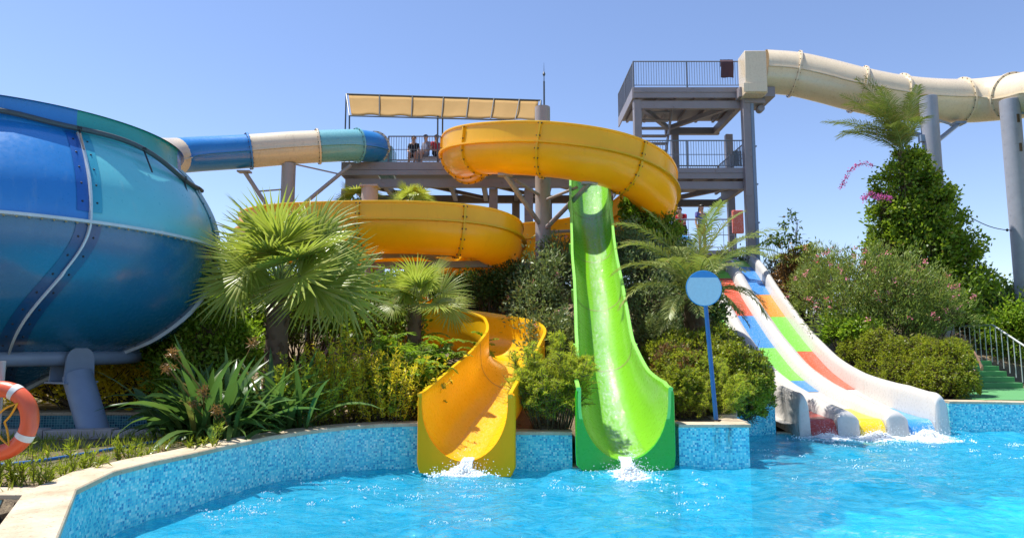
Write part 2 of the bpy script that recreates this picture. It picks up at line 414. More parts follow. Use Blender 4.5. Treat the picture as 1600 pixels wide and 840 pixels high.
# inner edge of the pool, left side first (plan x, y)
LEFT = [(-1.75,-4.2), (-2.35,1.5)] + [tuple(on_z(px, py, WZ))[:2] for px, py in ((80,840),(113,763),(172,735),(236,719),(300,706),(360,692.5),(420,680.5),(480,671.5),(540,665),(600,661),(660,659.5))]
MID = [(LEFT[-1][0]+.0, LEFT[-1][1]), (-.2, 11.42), (2.0, 11.35), (2.62, 11.25), (2.62, 11.02), (3.74, 11.05)]
RIGHTW = [(3.74, 11.05), (3.95, 12.4), (4.75, 14.75), (5.55, 15.15), (9.6, 15.15), (10.6, 15.0), (12.2, 14.35), (14.2, 12.6), (14.2, -4.2)]
POOL = LEFT + MID[1:] + RIGHTW[1:]
def inside(x, y, poly):
    c = False; n = len(poly); j = n-1
    for i in range(n):
        xi, yi = poly[i]; xj, yj = poly[j]
        if (yi > y) != (yj > y) and x < (xj-xi)*(y-yi)/(yj-yi)+xi: c = not c
        j = i
    return c
TRI = [(15.0,.35),(15.4,.36),(16.4,.46),(17.9,.74),(19.3,1.16),(20.4,1.68),(21.5,2.28),(23.5,3.55),(25,4.62),(26.4,5.3)]   # lane floor of the triple slide
def ground_z(x, y):
    left = lerp_tab([(13.5,.6),(16,.75),(18,1.0),(21,1.7),(24,3.0),(27,4.1),(32,4.3),(48,.5)], y)
    mid = lerp_tab([(11.4,.6),(13,.7),(15,1.0),(17,1.5),(19,2.1),(21,2.7),(24,3.9),(27,4.3),(32,4.3),(48,.5)], y)
    right = lerp_tab([(15,.66),(20,.68),(23,1.3),(27,3.0),(32,3.4),(48,.5)], y)
    z = left+(mid-left)*smooth(-4, 1, x)
    z = z+(right-z)*smooth(8.2, 10.4, x)
    z += .05*noise.noise(Vector((x*.7, y*.7, 0)))*(1 if y > 12 else .5)
    if 5.2 < x < 10.2 and y > 14.5:
        lim = lerp_tab(TRI, y)-.75
        z = min(z, lim+(z-lim)*max(smooth(9.3, 10.2, x), 1-smooth(5.2, 6.0, x)))
    for (fx, tab) in ((-.55, [(10.9,-.15),(12.5,.28),(13.8,.68),(15.1,1.02),(16.3,1.28)]), (1.8, [(10.9,-.15),(11.9,.15),(12.7,.5),(13.6,1.05),(15,2.0)])):
        if y < 16:
            fxx = fx+(.5*smooth(12.5, 15, y) if fx < 0 else 0); lim = lerp_tab(tab, y)
            z = min(z, lim+max(0, z-lim)*smooth(.74, .95, abs(x-fxx)))
    if y > 48 or abs(x) > 60: z = .4
    # small sunken basin under the bowl
    if -11.5 < x < -4.7 and 10.1 < y < 13.3: 
        k = smooth(-4.7, -5.3, x)*smooth(10.1, 10.5, y)*(1-smooth(12.9, 13.3, y)); z = z-k*.95
    if x < -2.4 and y < 6.2 and inside(x, y, [(-2.2,-4.2),(-2.75,1.5),(-3.5,4.4),(-4.3,6.02),(-12,6.15),(-12,-4.2)]): z = -.1
    return z
def axis(lo, hi, step, far):
    a = list(np.arange(lo, hi+1e-6, step)); e = step; p = a[-1]; q = a[0]; A, B = [], []
    while p < far: e *= 1.5; p += e; A.append(p)
    e = step
    while q > -far: e *= 1.5; q -= e; B.append(q)
    return B[::-1]+a+A
BLOCK = []
shr = [(x, y) for x, y in POOL]
xs = axis(-14, 20, .25, 900); ys = axis(-5, 34, .25, 1500)
g = MB(); 
def grow(poly, d):
    out = []; n = len(poly)
    for i in range(n):
        p0, p1, p2 = Vector(poly[i-1]), Vector(poly[i]), Vector(poly[(i+1) % n])
        a = (p1-p0); b = (p2-p1)
        na = Vector((-a.y, a.x)).normalized(); nb = Vector((-b.y, b.x)).normalized()
        m = (na+nb); m = m.normalized() if m.length > 1e-3 else na
        k = d/max(.45, m.dot(na)); out.append(tuple(p1+m*k))
    return out
POOLG = grow(POOL, .3)
def near_pool(x, y):
    return inside(x, y, POOLG)
rows = []
for y in ys:
    r = []
    for x in xs:
        z = ground_z(x, y)
        if near_pool(x, y): z = -1.6
        r.append((x, y, z))
    rows.append(r)
g.grid(rows)
def dens_poly(poly, st=.25):
    out = []
    for p, q_ in zip(poly, poly[1:]):
        m = max(1, int(math.dist(p, q_)/st)); out += [(p[0]+(q_[0]-p[0])*k/m, p[1]+(q_[1]-p[1])*k/m) for k in range(m)]
    return out+[poly[-1]]
for seg in (LEFT, MID[:4], RIGHTW[2:]):
    seg = dens_poly(seg); rr_ = []
    for i, p in enumerate(seg):
        a_, b_ = Vector(seg[max(i-1,0)]), Vector(seg[min(i+1,len(seg)-1)]); d_ = (b_-a_).normalized(); n_ = Vector((-d_.y, d_.x))
        rr_.append([(p[0]+n_.x*o_, p[1]+n_.y*o_, ground_z(p[0]+n_.x*o_, p[1]+n_.y*o_)+(.008 if o_ < .9 else -.06)) for o_ in (.27, .5, .72, .95)])
    g.grid(rr_)
go = g.build('ground', M['soil'], smoothang=60); tag(go, 'dry brown soil bank rising behind the pool', kind='structure')
# pool floor
pf = MB(); pf.poly([(x, y, -1.25) for x, y in POOL][::-1]); pf.poly([(-16,-5,-1.25),(-1.8,-5,-1.25),(-1.8,-4.2,-1.25),(-16,-4.2,-1.25)])
pf.f.pop(); pf.m.pop()
pfo = pf.build('pool_floor', M['pool_floor'], smoothang=0); tag(pfo, 'pale blue pool floor under the water', kind='structure')
# water surface : a grid of waves clipped to a little outside the inner wall faces
def wave_field(X, Y):
    Z = np.zeros_like(X); r = np.random.default_rng(5)
    for k in range(46):
        lam = .28*1.075**k; a = .0041*lam**.75; th = r.uniform(0, 2*PI)
        if k > 22: th = r.normal(-1.1, .8)
        ph = r.uniform(0, 2*PI)
        arg = 2*PI/lam*(X*math.cos(th)+Y*math.sin(th))+ph+.6*np.sin(X*.9+k)+.6*np.cos(Y*.8-k)
        Z += a*(np.sin(arg)+.35*np.sin(2*arg+1.0))
    for (sx, sy, amp) in ((-.65,10.3,.02), (1.75,10.2,.022), (6.6,14.5,.02), (7.66,14.5,.025), (8.7,14.5,.025)):
        d = np.hypot(X-sx, Y-sy); Z += amp*np.sin(d*7.5-1)*np.exp(-d*.55)
    return Z
st = .07
gx = np.arange(-4.6, 14.4, st); gy = np.concatenate([np.arange(-4.3, 4, .2), np.arange(4, 15.25, st)])
GX, GY = np.meshgrid(gx, gy); GZ = wave_field(GX, GY)
okv = np.zeros(GX.shape, dtype=bool)
cx, cy = sum(p[0] for p in POOL)/len(POOL), sum(p[1] for p in POOL)/len(POOL)
def grow(poly, d):
    out = []; n = len(poly)
    for i in range(n):
        p0, p1, p2 = Vector(poly[i-1]), Vector(poly[i]), Vector(poly[(i+1) % n])
        a = (p1-p0); b = (p2-p1)
        na = Vector((-a.y, a.x)).normalized(); nb = Vector((-b.y, b.x)).normalized()
        m = (na+nb); m = m.normalized() if m.length > 1e-3 else na
        k = d/max(.45, m.dot(na)); out.append(tuple(p1+m*k))
    return out
GP = grow(POOL, .12)
for i in range(GX.shape[0]):
    for j in range(GX.shape[1]):
        if inside(GX[i, j], GY[i, j], GP): okv[i, j] = True
idx = -np.ones(GX.shape, dtype=int); idx[okv] = np.arange(okv.sum())
V = np.stack([GX[okv], GY[okv], GZ[okv]], 1)
q = np.stack([idx[:-1, :-1], idx[:-1, 1:], idx[1:, 1:], idx[1:, :-1]], -1).reshape(-1, 4); q = q[(q >= 0).all(1)]
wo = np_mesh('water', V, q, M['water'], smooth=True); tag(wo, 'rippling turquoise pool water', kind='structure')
# pool walls and copings
def wall_obj(name, pts, z0, z1, th, mats, label, cat, cope=.34, lip=.035, cap_th=.055, kind=None, group=None, tile_top=None):
    """pts run with the pool on the right hand side; th = thickness to the left"""
    n = len(pts); off = []; off2 = []; lipp = []
    for i in range(n):
        p = Vector(pts[i]); a = Vector(pts[max(i-1, 0)]); b = Vector(pts[min(i+1, n-1)])
        d1 = (p-a) if i else (b-p); d2 = (b-p) if i < n-1 else (p-a)
        n1 = Vector((-d1.y, d1.x)).normalized(); n2 = Vector((-d2.y, d2.x)).normalized(); m = (n1+n2).normalized(); k = 1/max(.5, m.dot(n1))
        off.append(p+m*th*k); off2.append(p+m*cope*k); lipp.append(p-m*lip*k)
    b = MB(); uv = []; s = 0.0
    zt = [z1 if not callable(z1) else z1(p) for p in pts]
    b.uv = uv
    for i in range(n-1):
        p, q_ = pts[i], pts[i+1]; L = (Vector(q_)-Vector(p)).length
        m = max(1, int(L/.5))
        v0 = len(b.v); b.v += [(*p, z0), (*q_, z0), (*q_, zt[i+1]-cap_th), (*p, zt[i]-cap_th)]
        b.face((v0+3, v0+2, v0+1, v0)); uv += [(s, zt[i]), (s+L, zt[i+1]), (s+L, z0), (s, z0)]
        o, o_ = off[i], off[i+1]
        v0 = len(b.v); b.v += [(*o, z0), (*o_, z0), (*o_, zt[i+1]-cap_th), (*o, zt[i]-cap_th)]
        b.face((v0, v0+1, v0+2, v0+3)); uv += [(s, z0), (s+L, z0), (s+L, zt[i+1]), (s, zt[i])]
        s += L
    for i, e in ((0, 1), (n-1, -1)):
        v0 = len(b.v); p, o = pts[i], off[i]
        b.v += [(*p, z0), (*o, z0), (*o, zt[i]-cap_th), (*p, zt[i]-cap_th)]
        b.face((v0, v0+1, v0+2, v0+3)[::e]); uv += [(0, z0), (th, z0), (th, zt[i]), (0, zt[i])][::e]
    root = thing(name, (*pts[n//2], 0), label, cat, group)
    w = b.build('tiled_face', mats[0], root, smoothang=0)
    c = MB()
    prof = []
    for i in range(n):
        A, B = lipp[i], off2[i]; zz = zt[i]
        prof.append([(A.x, A.y, zz-cap_th), (A.x, A.y, zz-.012), ((A+(B-A).normalized()*.012).x, (A+(B-A).normalized()*.012).y, zz), (B.x, B.y, zz), (B.x, B.y, zz-cap_th)])
    c.grid(prof, cv=True); k = 5
    c.face(range(5)); c.face([(n-1)*5+i for i in range(5)][::-1])
    c.build('coping', M['stone'], root, smoothang=30)
    return root
# the coping line is subdivided so that the curve reads round
wall_obj('pool_wall', LEFT, -1.3, WZ, .28, [M['tile']], 'long curved mosaic pool wall with wide beige coping on the left', 'pool wall', cope=.35)
wall_obj('pool_wall', [(.02, 11.42), (.98, 11.38)], -1.3, .53, .28, [M['tile']], 'short mosaic pool wall between the yellow and green slide mouths', 'pool wall')
wall_obj('pool_wall', [LEFT[-1], (-1.40, 11.44), (.02, 11.44)], -1.3, -.03, .28, [M['tile']], 'low mosaic pool wall under the yellow slide mouth', 'pool wall')
wall_obj('pool_wall', [(.98, 11.4), (2.63, 11.36)], -1.3, -.03, .28, [M['tile']], 'low mosaic pool wall under the green slide mouth', 'pool wall')
# block that carries the sign
bl = MB(); bl.uv = []
bx0, bx1, by0, by1, bz = 2.63, 3.74, 11.0, 12.5, .69
def uvbox(b, x0, x1, y0, y1, z0, z1):
    for (p, q_) in (((x0,y0),(x1,y0)), ((x1,y0),(x1+.2,y1)), ((x1+.2,y1),(x0,y1)), ((x0,y1),(x0,y0))):
        L = (Vector(q_)-Vector(p)).length; v0 = len(b.v)
        b.v += [(*p, z0), (*q_, z0), (*q_, z1), (*p, z1)]; b.face((v0, v0+1, v0+2, v0+3)); b.uv += [(p[0]*3.1, z0), (p[0]*3.1+L, z0), (p[0]*3.1+L, z1), (p[0]*3.1, z1)]
uvbox(bl, bx0, bx1, by0, by1, -1.3, bz-.05)
rb = thing('planter_block', (3.2, 11.6, 0), 'mosaic block with stone top jutting out beside the green slide mouth', 'planter')
bl.build('tiled_face', M['tile'], rb, smoothang=0)
cp = MB(); cp.box((bx0, by0-.03, bz-.05), (bx1+.03, by0+.35, bz)); cp.box((bx1-.3, by0+.353, bz-.052), (bx1+.12, by1-.1, bz-.002))
cp.build('coping', M['stone'], rb, bevel=.008)
def stain_mat():
    t = NT('rust_run_stain'); co = t.coord((1, 1, .25)); n = t.noise(26, 4, .7, co)
    uvc = t.coord(kind='UV'); sp_ = t.n('SeparateXYZ'); t.l(uvc, sp_.inputs[0])
    e = t.ramp(sp_.outputs[0], [(0,(0,0,0)),(.5,(1,1,1)),(1,(0,0,0))]); v = t.ramp(sp_.outputs[1], [(0,(0,0,0)),(1,(1,1,1))])
    a = t.math('MULTIPLY', t.math('MULTIPLY', t.ramp(n, [(.4,(0,0,0)),(.6,(1,1,1))]), e), t.math('MULTIPLY', v, .6))
    b = t.bsdf((.12,.07,.03), .8); tp = t.n('BsdfTransparent'); mx = t.n('MixShader'); t.l(a, mx.inputs[0]); t.l(tp.outputs[0], mx.inputs[1]); t.l(b.outputs[0], mx.inputs[2]); return t.done(mx)
stn = MB(); stn.uv = []
for xa in (3.15, 3.34):
    b0_ = len(stn.v); stn.v += [(xa, by0-.004, .05), (xa+.16, by0-.004, .05), (xa+.16, by0-.004, bz-.055), (xa, by0-.004, bz-.055)]; stn.face(range(b0_, b0_+4)); stn.uv += [(0,0),(1,0),(1,1),(0,1)]
tag(stn.build('rust_stain', stain_mat(), rb, smoothang=0), kind='stuff')
sl = MB(); sl.poly([(bx0+.01,by0+.3,bz-.08),(bx1-.2,by0+.3,bz-.08),(bx1-.1,by1,bz-.08),(bx0+.01,by1,bz-.08)]); sl.build('soil_bed', M['soil'], rb, smoothang=0)
wall_obj('pool_wall', [(3.85,12.0)]+RIGHTW[2:4]+[(5.75, 15.18)], -1.3, .73, .26, [M['tile']], 'short mosaic pool wall left of the three lane slide, under the hedge', 'pool wall', cope=.3)
wall_obj('pool_wall', [(9.55,15.17)]+RIGHTW[5:], -1.3, .73, .3, [M['tile']], 'mosaic pool wall right of the three lane slide, edging the green deck', 'pool wall', cope=.36)
wall_obj('pool_wall', [(5.76, 15.19), (9.54, 15.19)], -1.3, .05, .2, [M['tile']], 'low mosaic pool wall under the three lane slide', 'pool wall', cope=.2)
wall_obj('pool_wall', [(14.2,-4.2), (-1.75,-4.2)], -1.3, WZ, .3, [M['tile']], 'mosaic pool wall on the near side behind the viewer', 'pool wall')
# sunken basin beyond the legs of the bowl
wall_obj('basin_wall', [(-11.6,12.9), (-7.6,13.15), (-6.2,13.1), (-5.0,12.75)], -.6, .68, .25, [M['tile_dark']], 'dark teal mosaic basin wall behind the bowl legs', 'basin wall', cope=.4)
kb = MB()
for i, (a, b2) in enumerate((((-11.4,10.15),(-8.4,10.3)), ((-8.38,10.3),(-6.9,10.33)), ((-6.88,10.33),(-5.9,10.36)), ((-5.88,10.36),(-4.95,10.3)))):
    kb.bar((a[0],a[1],.5), (b2[0],b2[1],.52), .22, .36)
tag(kb.build('basin_kerb', M['concrete'], base=(-7,10.3,.4), bevel=.01), 'low weathered stone kerb on the near side of the dark basin', 'kerb')
# side channel at the lower left
sc = MB(); sc.box((-12,6.03,.60), (-4.15,6.36,.645)); sc.box((-12,6.07,-.3), (-4.2,6.33,.597), 1)
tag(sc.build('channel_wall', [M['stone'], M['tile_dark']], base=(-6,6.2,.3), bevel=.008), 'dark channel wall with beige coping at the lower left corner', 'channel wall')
# deck and stairs on the right
dk = MB(); dk.poly([(10.45,15.33,.742),(10.75,15.38,.742),(12.4,14.72,.742),(14.5,12.9,.742),(26,12.9,.742),(26,19.6,.742),(10.2,19.6,.742)][::1])
for p in list(dk.v): pass
n_ = len(dk.v); top = list(dk.v)
for i in range(n_):
    a, b2 = top[i], top[(i+1) % n_]
    dk.poly([a, b2, (b2[0], b2[1], .5), (a[0], a[1], .5)][::-1])
tag(dk.build('deck', M['turf'], smoothang=0), 'green carpeted deck', kind='structure')
sr = thing('deck_stairs', (13.4, 20, .74), 'green carpeted steps with a metal railing at the right edge', 'stairs')
nst = 5
for i in range(nst):
    s_ = MB(); y0 = 19.55+i*.30; z1 = .742+.15*(i+1)
    y1 = 23.5 if i == nst-1 else y0+.30
    s_.box((10.8, y0, z1-.15), (14.45, y1, z1)); s_.build('step', M['turf'], sr, bevel=.012)
    e_ = MB(); 
rl = MB(); X = 14.56
pts = [(X,18.9,1.62),(X,19.4,1.86),(X,20.75,2.56),(X,22.2,2.56)]
for a, b2 in zip(pts, pts[1:]): rl.tube([a, b2], .028, 8)
for k in range(15):
    y = 19.0+k*.235
    zt = lerp_tab([(18.9,1.62),(19.4,1.86),(20.75,2.56),(22.6,2.56)], y); zb = lerp_tab([(19.4,.74),(20.75,1.44),(23,1.49)], y)
    rl.tube([(X,y,zb), (X,y,zt-.02)], .014, 6)
rl.build('railing', M['rail_white'], sr)
hb = MB(); hb.tube([(12.3,20.9,1.5),(12.3,20.9,1.64),(12.9,20.9,1.64),(13.1,20.75,1.5)], .022, 8); hb.build('grab_rail', M['rail_white'], sr)
# ================================================================== sky, sun, camera
w = bpy.data.worlds.new('World'); bpy.context.scene.world = w; w.use_nodes = True
nt = w.node_tree; nt.nodes.clear()
sky = nt.nodes.new('ShaderNodeTexSky'); sky.sky_type = 'NISHITA'; sky.sun_disc = False
SUN_EL = R_(67); SUN_AZ = R_(-75)          # azimuth from +Y, negative = to the left
sky.sun_elevation = SUN_EL; sky.sun_rotation = SUN_AZ
sky.air_density = 1.0; sky.dust_density = .12; sky.ozone_density = 4.2; sky.altitude = 0
bg = nt.nodes.new('ShaderNodeBackground'); bg.inputs['Strength'].default_value = .127
ow = nt.nodes.new('ShaderNodeOutputWorld'); tint = nt.nodes.new('ShaderNodeMix'); tint.data_type = 'RGBA'; tint.blend_type = 'MULTIPLY'; tint.inputs[0].default_value = 1; tint.inputs[7].default_value = (1.06, .965, 1.0, 1)
nt.links.new(sky.outputs[0], tint.inputs[6]); nt.links.new(tint.outputs[2], bg.inputs[0]); nt.links.new(bg.outputs[0], ow.inputs[0])
sd = bpy.data.lights.new('sun', 'SUN'); sd.energy = 5.0; sd.angle = R_(.53); sd.color = (1, .955, .88)
so = bpy.data.objects.new('sun', sd); C.objects.link(so); so.location = (-20, 20, 40)
tosun = Vector((math.sin(SUN_AZ)*math.cos(SUN_EL), math.cos(SUN_AZ)*math.cos(SUN_EL), math.sin(SUN_EL)))
so.rotation_euler = tosun.to_track_quat('Z', 'Y').to_euler()
cd = bpy.data.cameras.new('camera'); cam = bpy.data.objects.new('camera', cd); C.objects.link(cam)
cam.location = CAM; cam.rotation_euler = (PI/2+TILT, 0, 0)
cd.sensor_width = 36; cd.lens = 36*F/1600; cd.clip_end = 4000; cd.clip_start = .05
S = bpy.context.scene; S.camera = cam
S.view_settings.view_transform = 'Standard'; S.view_settings.look = 'None'; S.view_settings.exposure = 0.66; S.view_settings.gamma = 1
S.cycles.max_bounces = 8; S.cycles.transparent_max_bounces = 12; S.cycles.use_denoising = True
S.cycles.sample_clamp_indirect = 8
# ================================================================== slides
def catmull(P, per=12):
    P = [np.array(p, dtype=float) for p in P]; out = []
    n = len(P)
    for i in range(n-1):
        p0 = P[i-1] if i else 2*P[0]-P[1]; p1, p2 = P[i], P[i+1]; p3 = P[i+2] if i+2 < n else 2*P[-1]-P[-2]
        for k in range(per):
            t = k/per
            out.append(.5*((2*p1)+(-p0+p2)*t+(2*p0-5*p1+4*p2-p3)*t*t+(-p0+3*p1-3*p2+p3)*t**3))
    out.append(P[-1]); return out
def resample(pts, step):
    L = [0]
    for a, b in zip(pts, pts[1:]): L.append(L[-1]+np.linalg.norm(b[:3]-a[:3]))
    n = max(2, int(L[-1]/step)); A = np.array(pts); s = np.linspace(0, L[-1], n)
    return np.stack([np.interp(s, L, A[:, k]) for k in range(A.shape[1])], 1), s
def u_prof(w, h, b, k=18):
    """inner section of an open flume, left rim to right rim: straight walls over a half ellipse"""
    pts = [(-w, h)] + [(-w, b+(h-b)*t) for t in (.66, .33)]
    for i in range(k+1):
        a = PI*i/k; pts.append((-w*math.cos(a), b-b*math.sin(a)))
    return pts + [(w, b+(h-b)*t) for t in (.33, .66)] + [(w, h)]
def frames(P):
    n = len(P); out = []
    for i in range(n):
        t = Vector(P[min(i+1, n-1)][:3]-P[max(i-1, 0)][:3]).normalized()
        s = Vector((t.y, -t.x, 0)).normalized(); u = s.cross(t).normalized()
        if u.z < 0: u = -u
        out.append((Vector(P[i][:3]), s, u, t))
    return out
def flume(name, P, par, mats, parent, th=.045, lip=.07, lipth=.04):
    """par(i) -> (half width, height, b). mats = inner, outer, rim"""
    fr = frames(P); rows = []
    for i, (o, s, u, t) in enumerate(fr):
        w, h, b = par(i)
        inn = u_prof(w, h, b); out = u_prof(w+th, h-lipth, b+th)
        out = [(x, y-(th if abs(x) < w else 0) if y < b else y) for x, y in out]
        out = [(x, y) for x, y in u_prof(w+th, h, b)]; out = [(x, (y-th if y <= b else y)) for x, y in out]
        out[0] = (-w-th, h-lipth); out[-1] = (w+th, h-lipth)
        loop = inn + [(w+.012, h+.02), (w+lip, h+.02), (w+lip+.012, h), (w+lip, h-lipth), *out[::-1], (-w-lip, h-lipth), (-w-lip-.012, h), (-w-lip, h+.02), (-w-.012, h+.02)]
        rows.append([o+s*x+u*y for x, y in loop])
    m = MB(); K = len(rows[0]); ni = len(u_prof(1, 1, .5))
    m.grid(rows, cv=True)
    k = 0
    for f in range(len(m.f)):
        j = f % K
        m.m[f] = 0 if j < ni-1 else (2 if j < ni+4 or j >= K-5 else 1)
    m.face(list(range(K))[::-1], 1); b0 = (len(rows)-1)*K; m.face([b0+j for j in range(K)], 1)
    me_o = m.build(name, mats, parent, smoothang=50)
    return fr
def joint(fr, i, par, mat, parent, th=.045, bolts=True, wide=.06):
    o, s, u, t = fr[i]; w, h, b = par(i); m = MB()
    prof = u_prof(w+th, h-.05, b); prof = [(x, y-th if y <= b else y) for x, y in prof]
    c = (0, b); rows = []
    for e in (-wide/2, wide/2):
        rows.append([o+s*x+u*y+t*e for x, y in prof])
    def outp(x, y, d):
        if y > b: return (x+math.copysign(d, x), y)
        v = Vector((x, y-b)); v = v/max(v.length, 1e-4)*d; return (x+v.x, y+v.y)
    o1 = [outp(x, y, .07) for x, y in prof]
    rows2 = [[o+s*x+u*y+t*e for x, y in o1] for e in (-wide/2, wide/2)]
    m.grid([rows[0], rows2[0], rows2[1], rows[1]])
    for side in (0, -1): m.face([len(m.v)-4*len(prof)+r*len(prof)+(side % len(prof)) for r in range(4)])
    if bolts:
        for q, (x, y) in enumerate([outp(x, y, .045) for x, y in prof]):
            if q % 2 == 0:
                for e in (-wide/2-.015, wide/2+.015): m.blob(o+s*x+u*y+t*e, .026, 6, 1)
    ip = u_prof(w-.004, h, b); ip = [(x, y+(.004 if y < b else 0)) for x, y in ip]
    m.grid([[o+s*x+u*y+t*e for x, y in ip] for e in (-.012, .012)], m=2)
    return m.build('joint_flange', [mat, M['bolt'], M['joint']], parent, smoothang=40)
def side_flange(fr, par, side, i0, i1, mat, parent, th=.045, d=.12):
    rows = []
    for i in range(i0, i1+1):
        o, s, u, t = fr[i]; w, h, b = par(i); x0 = (w+th-.01)*side; x1 = (w+th+d)*side
        rows.append([o+s*x0+u*(b+.03), o+s*x1+u*(b+.025), o+s*x1+u*(b-.025), o+s*x0+u*(b-.03)])
    m = MB(); m.grid(rows, cv=True); m.face(range(4)); m.face([(len(rows)-1)*4+k for k in range(4)][::-1])
    return m.build('side_flange', mat, parent, smoothang=40)
def mouth_plate(fr, par, mat, parent, x0, x1, z0, z1, rad, th=.10, name='mouth_plate'):
    """rounded plate round the open end of a flume; x0,x1,z0,z1 relative to the path end"""
    o, s, u, t = fr[-1]; w, h, b = par(len(fr)-1)
    s = Vector((t.y, -t.x, 0)).normalized(); u = Vector((0, 0, 1)); tt = Vector((t.x, t.y, 0)).normalized()
    inn = u_prof(w, h, b, 30)
    def rrect(x, y, cxx=0, cyy=None):
        cyy = h*.62 if cyy is None else cyy
        dx, dy = x-cxx, y-cyy
        if abs(dx) < 1e-6 and abs(dy) < 1e-6: dx = 1
        L = math.hypot(dx, dy); dx /= L; dy /= L; lo, hi = 0, 6
        def ins(px, py):
            qx = max(x0+rad-px, px-(x1-rad), 0); qy = max(z0+rad-py, py-(z1-rad), 0)
            return math.hypot(qx, qy) <= rad and x0 <= px <= x1 and z0 <= py <= z1
        for _ in range(30):
            md = (lo+hi)/2
            if ins(cxx+dx*md, cyy+dy*md): lo = md
            else: hi = md
        return (cxx+dx*lo, cyy+dy*lo)
    out = [rrect(x, y) for x, y in inn]
    out[0] = (x0, min(z1, h)-.03) if False else out[0]
    m = MB()
    A = [o+s*x+u*y+tt*th for x, y in inn]; B = [o+s*x+u*y+tt*th for x, y in out]
    A1 = [o+s*x+u*y+tt*.012 for x, y in inn]; B1 = [o+s*x+u*y-tt*.02 for x, y in out]
    B2 = [o+s*(x*.985+(x0+x1)/2*.015)+u*(y*.985+(z0+z1)/2*.015)+tt*(th) for x, y in out]
    Bm = [o+s*x+u*y+tt*(th-.018) for x, y in out]
    m.grid([A1, A, B2, Bm, B1, A1])
    n = len(inn)
    for q in (0, n-1):
        idx = [r*n+q for r in range(5)]; m.face(idx if q == 0 else idx[::-1])
    return m.build(name, mat, parent, smoothang=30)
# ------------------------------------------------ yellow spiral slide
ys_root = thing('spiral_slide', (1.0, 20.5, 4), 'open yellow spiral slide curling down from the platform to its mouth in the pool', 'water slide')
YP = [(-1.55,25.9,8.2),(-1.75,23.7,7.85),(-1.3,21.3,7.4),(-.1,19.7,7.0),(1.4,19.05,6.72),(2.9,19.1,6.42),(4.0,19.9,6.05),(4.42,21.3,5.68),(3.9,22.8,5.32),(2.4,23.6,5.0),(.6,23.6,4.8),
      (-2,23.4,4.6),(-4.5,22.8,4.55),(-6.6,21.7,4.52),(-7.35,20.2,4.5),(-6.5,18.8,4.46),(-4.6,18.1,4.42),(-2.4,17.9,4.38),(-.95,18.3,4.3),(-.42,19.5,4.1),(-1.0,20.8,3.7),(-2.6,21.3,3.15),(-4.0,20.6,2.68),(-4.4,19.2,2.42),
      (-3.7,17.9,2.16),(-2.4,17.25,1.95),(-1.1,16.95,1.76),(-.2,16.25,1.56),(.08,15.1,1.3),(-.08,13.8,.95),(-.38,12.5,.55),(-.66,11.3,.2),(-.73,10.95,.14)]
yp, ysl = resample(catmull(YP), .16)
LY = ysl[-1]
def ypar(i):
    r = LY-ysl[i]
    w = lerp_tab([(0,.69),(.9,.66),(2.5,.60),(5,.58),(9,.62),(16,.68)], r)
    h = lerp_tab([(0,1.02),(1.2,1.0),(3,.95),(6,1.0),(10,1.1),(16,1.2),(30,1.22),(40,1.33)], r)
    b = lerp_tab([(0,.86),(1.5,.6),(4,.55),(10,.62),(18,.75)], r)
    return w, h, b
yfr = flume('flume', yp, ypar, [M['yellow_in'], M['yellow'], M['yellow']], ys_root)
for side in (-1, 1):
    side_flange(yfr, ypar, side, 2, int(len(yfr)*.985) - 70, M['yellow'], ys_root)
k = 0
for i in range(4, len(yfr)-50, 15): joint(yfr, i, ypar, M['yellow'], ys_root)
joint(yfr, len(yfr)-22, ypar, M['yellow'], ys_root, bolts=False)
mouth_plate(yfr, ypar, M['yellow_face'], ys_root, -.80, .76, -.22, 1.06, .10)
def water_film(fr, par, i0, i1, a0, a1, parent, lift=.006, wob=0, mat='film'):
    """strip of running water on the flume floor between two angles of the section"""
    rows = []; uvs = []
    for i in range(i0, i1+1):
        o, s, u, t = fr[i]; w, h, b = par(i); r = []
        dx = wob*math.sin(i*.13)+wob*.5*math.sin(i*.31+1)
        for k in range(9):
            a = PI*((a0+(a1-a0)*k/8)+dx); x, y = -(w-lift)*math.cos(a), b-(b-lift)*math.sin(a); r.append(o+s*x+u*y)
        rows.append(r)
    m = MB(); m.grid(rows); m.uv = []
    n = len(rows)
    for i in range(n-1):
        for j in range(8): m.uv += [(j/8, i*.1), ((j+1)/8, i*.1), ((j+1)/8, i*.1+.1), (j/8, i*.1+.1)]
    return m.build('water_film', M[mat], parent, smoothang=60)
water_film(yfr, ypar, len(yfr)-36, len(yfr)-1, .40, .66, ys_root, wob=.03, mat='film_warm')
# ------------------------------------------------ green slide
gs_root = thing('straight_slide', (2.6, 16, 2), 'bright green steep slide dropping straight into the pool', 'water slide')
GPT = [(3.06,27.2,8.95),(3.0,26.2,8.85),(2.86,24.6,8.55),(2.62,22.6,7.9),(2.42,20.9,6.75),(2.26,19.4,5.5),(2.14,18.0,4.35),(2.04,16.8,3.5),(1.98,15.7,2.75),(1.9,14.6,2.02),(1.82,13.6,1.4),(1.78,12.7,.85),(1.76,11.9,.45),(1.755,11.3,.22),(1.755,10.95,.15)]
gp, gsl = resample(catmull(GPT), .14); LG = gsl[-1]
def gpar(i):
    r = LG-gsl[i]
    w = lerp_tab([(0,.68),(.8,.66),(1.8,.57),(3,.50),(8,.50),(14,.56)], r); h = lerp_tab([(0,1.12),(.6,1.1),(1.6,.86),(3,.68),(6,.6),(14,.62),(17,.9)], r)
    b = lerp_tab([(0,.88),(.6,.8),(1.6,.6),(3,.45)], r); return w, h, b
gfr = flume('flume', gp, gpar, [M['green'], M['green_out'], M['green_out']], gs_root, lip=.065)
for i in range(10, len(gfr)-8, 17): joint(gfr, i, gpar, M['green_out'], gs_root, bolts=False, wide=.04)
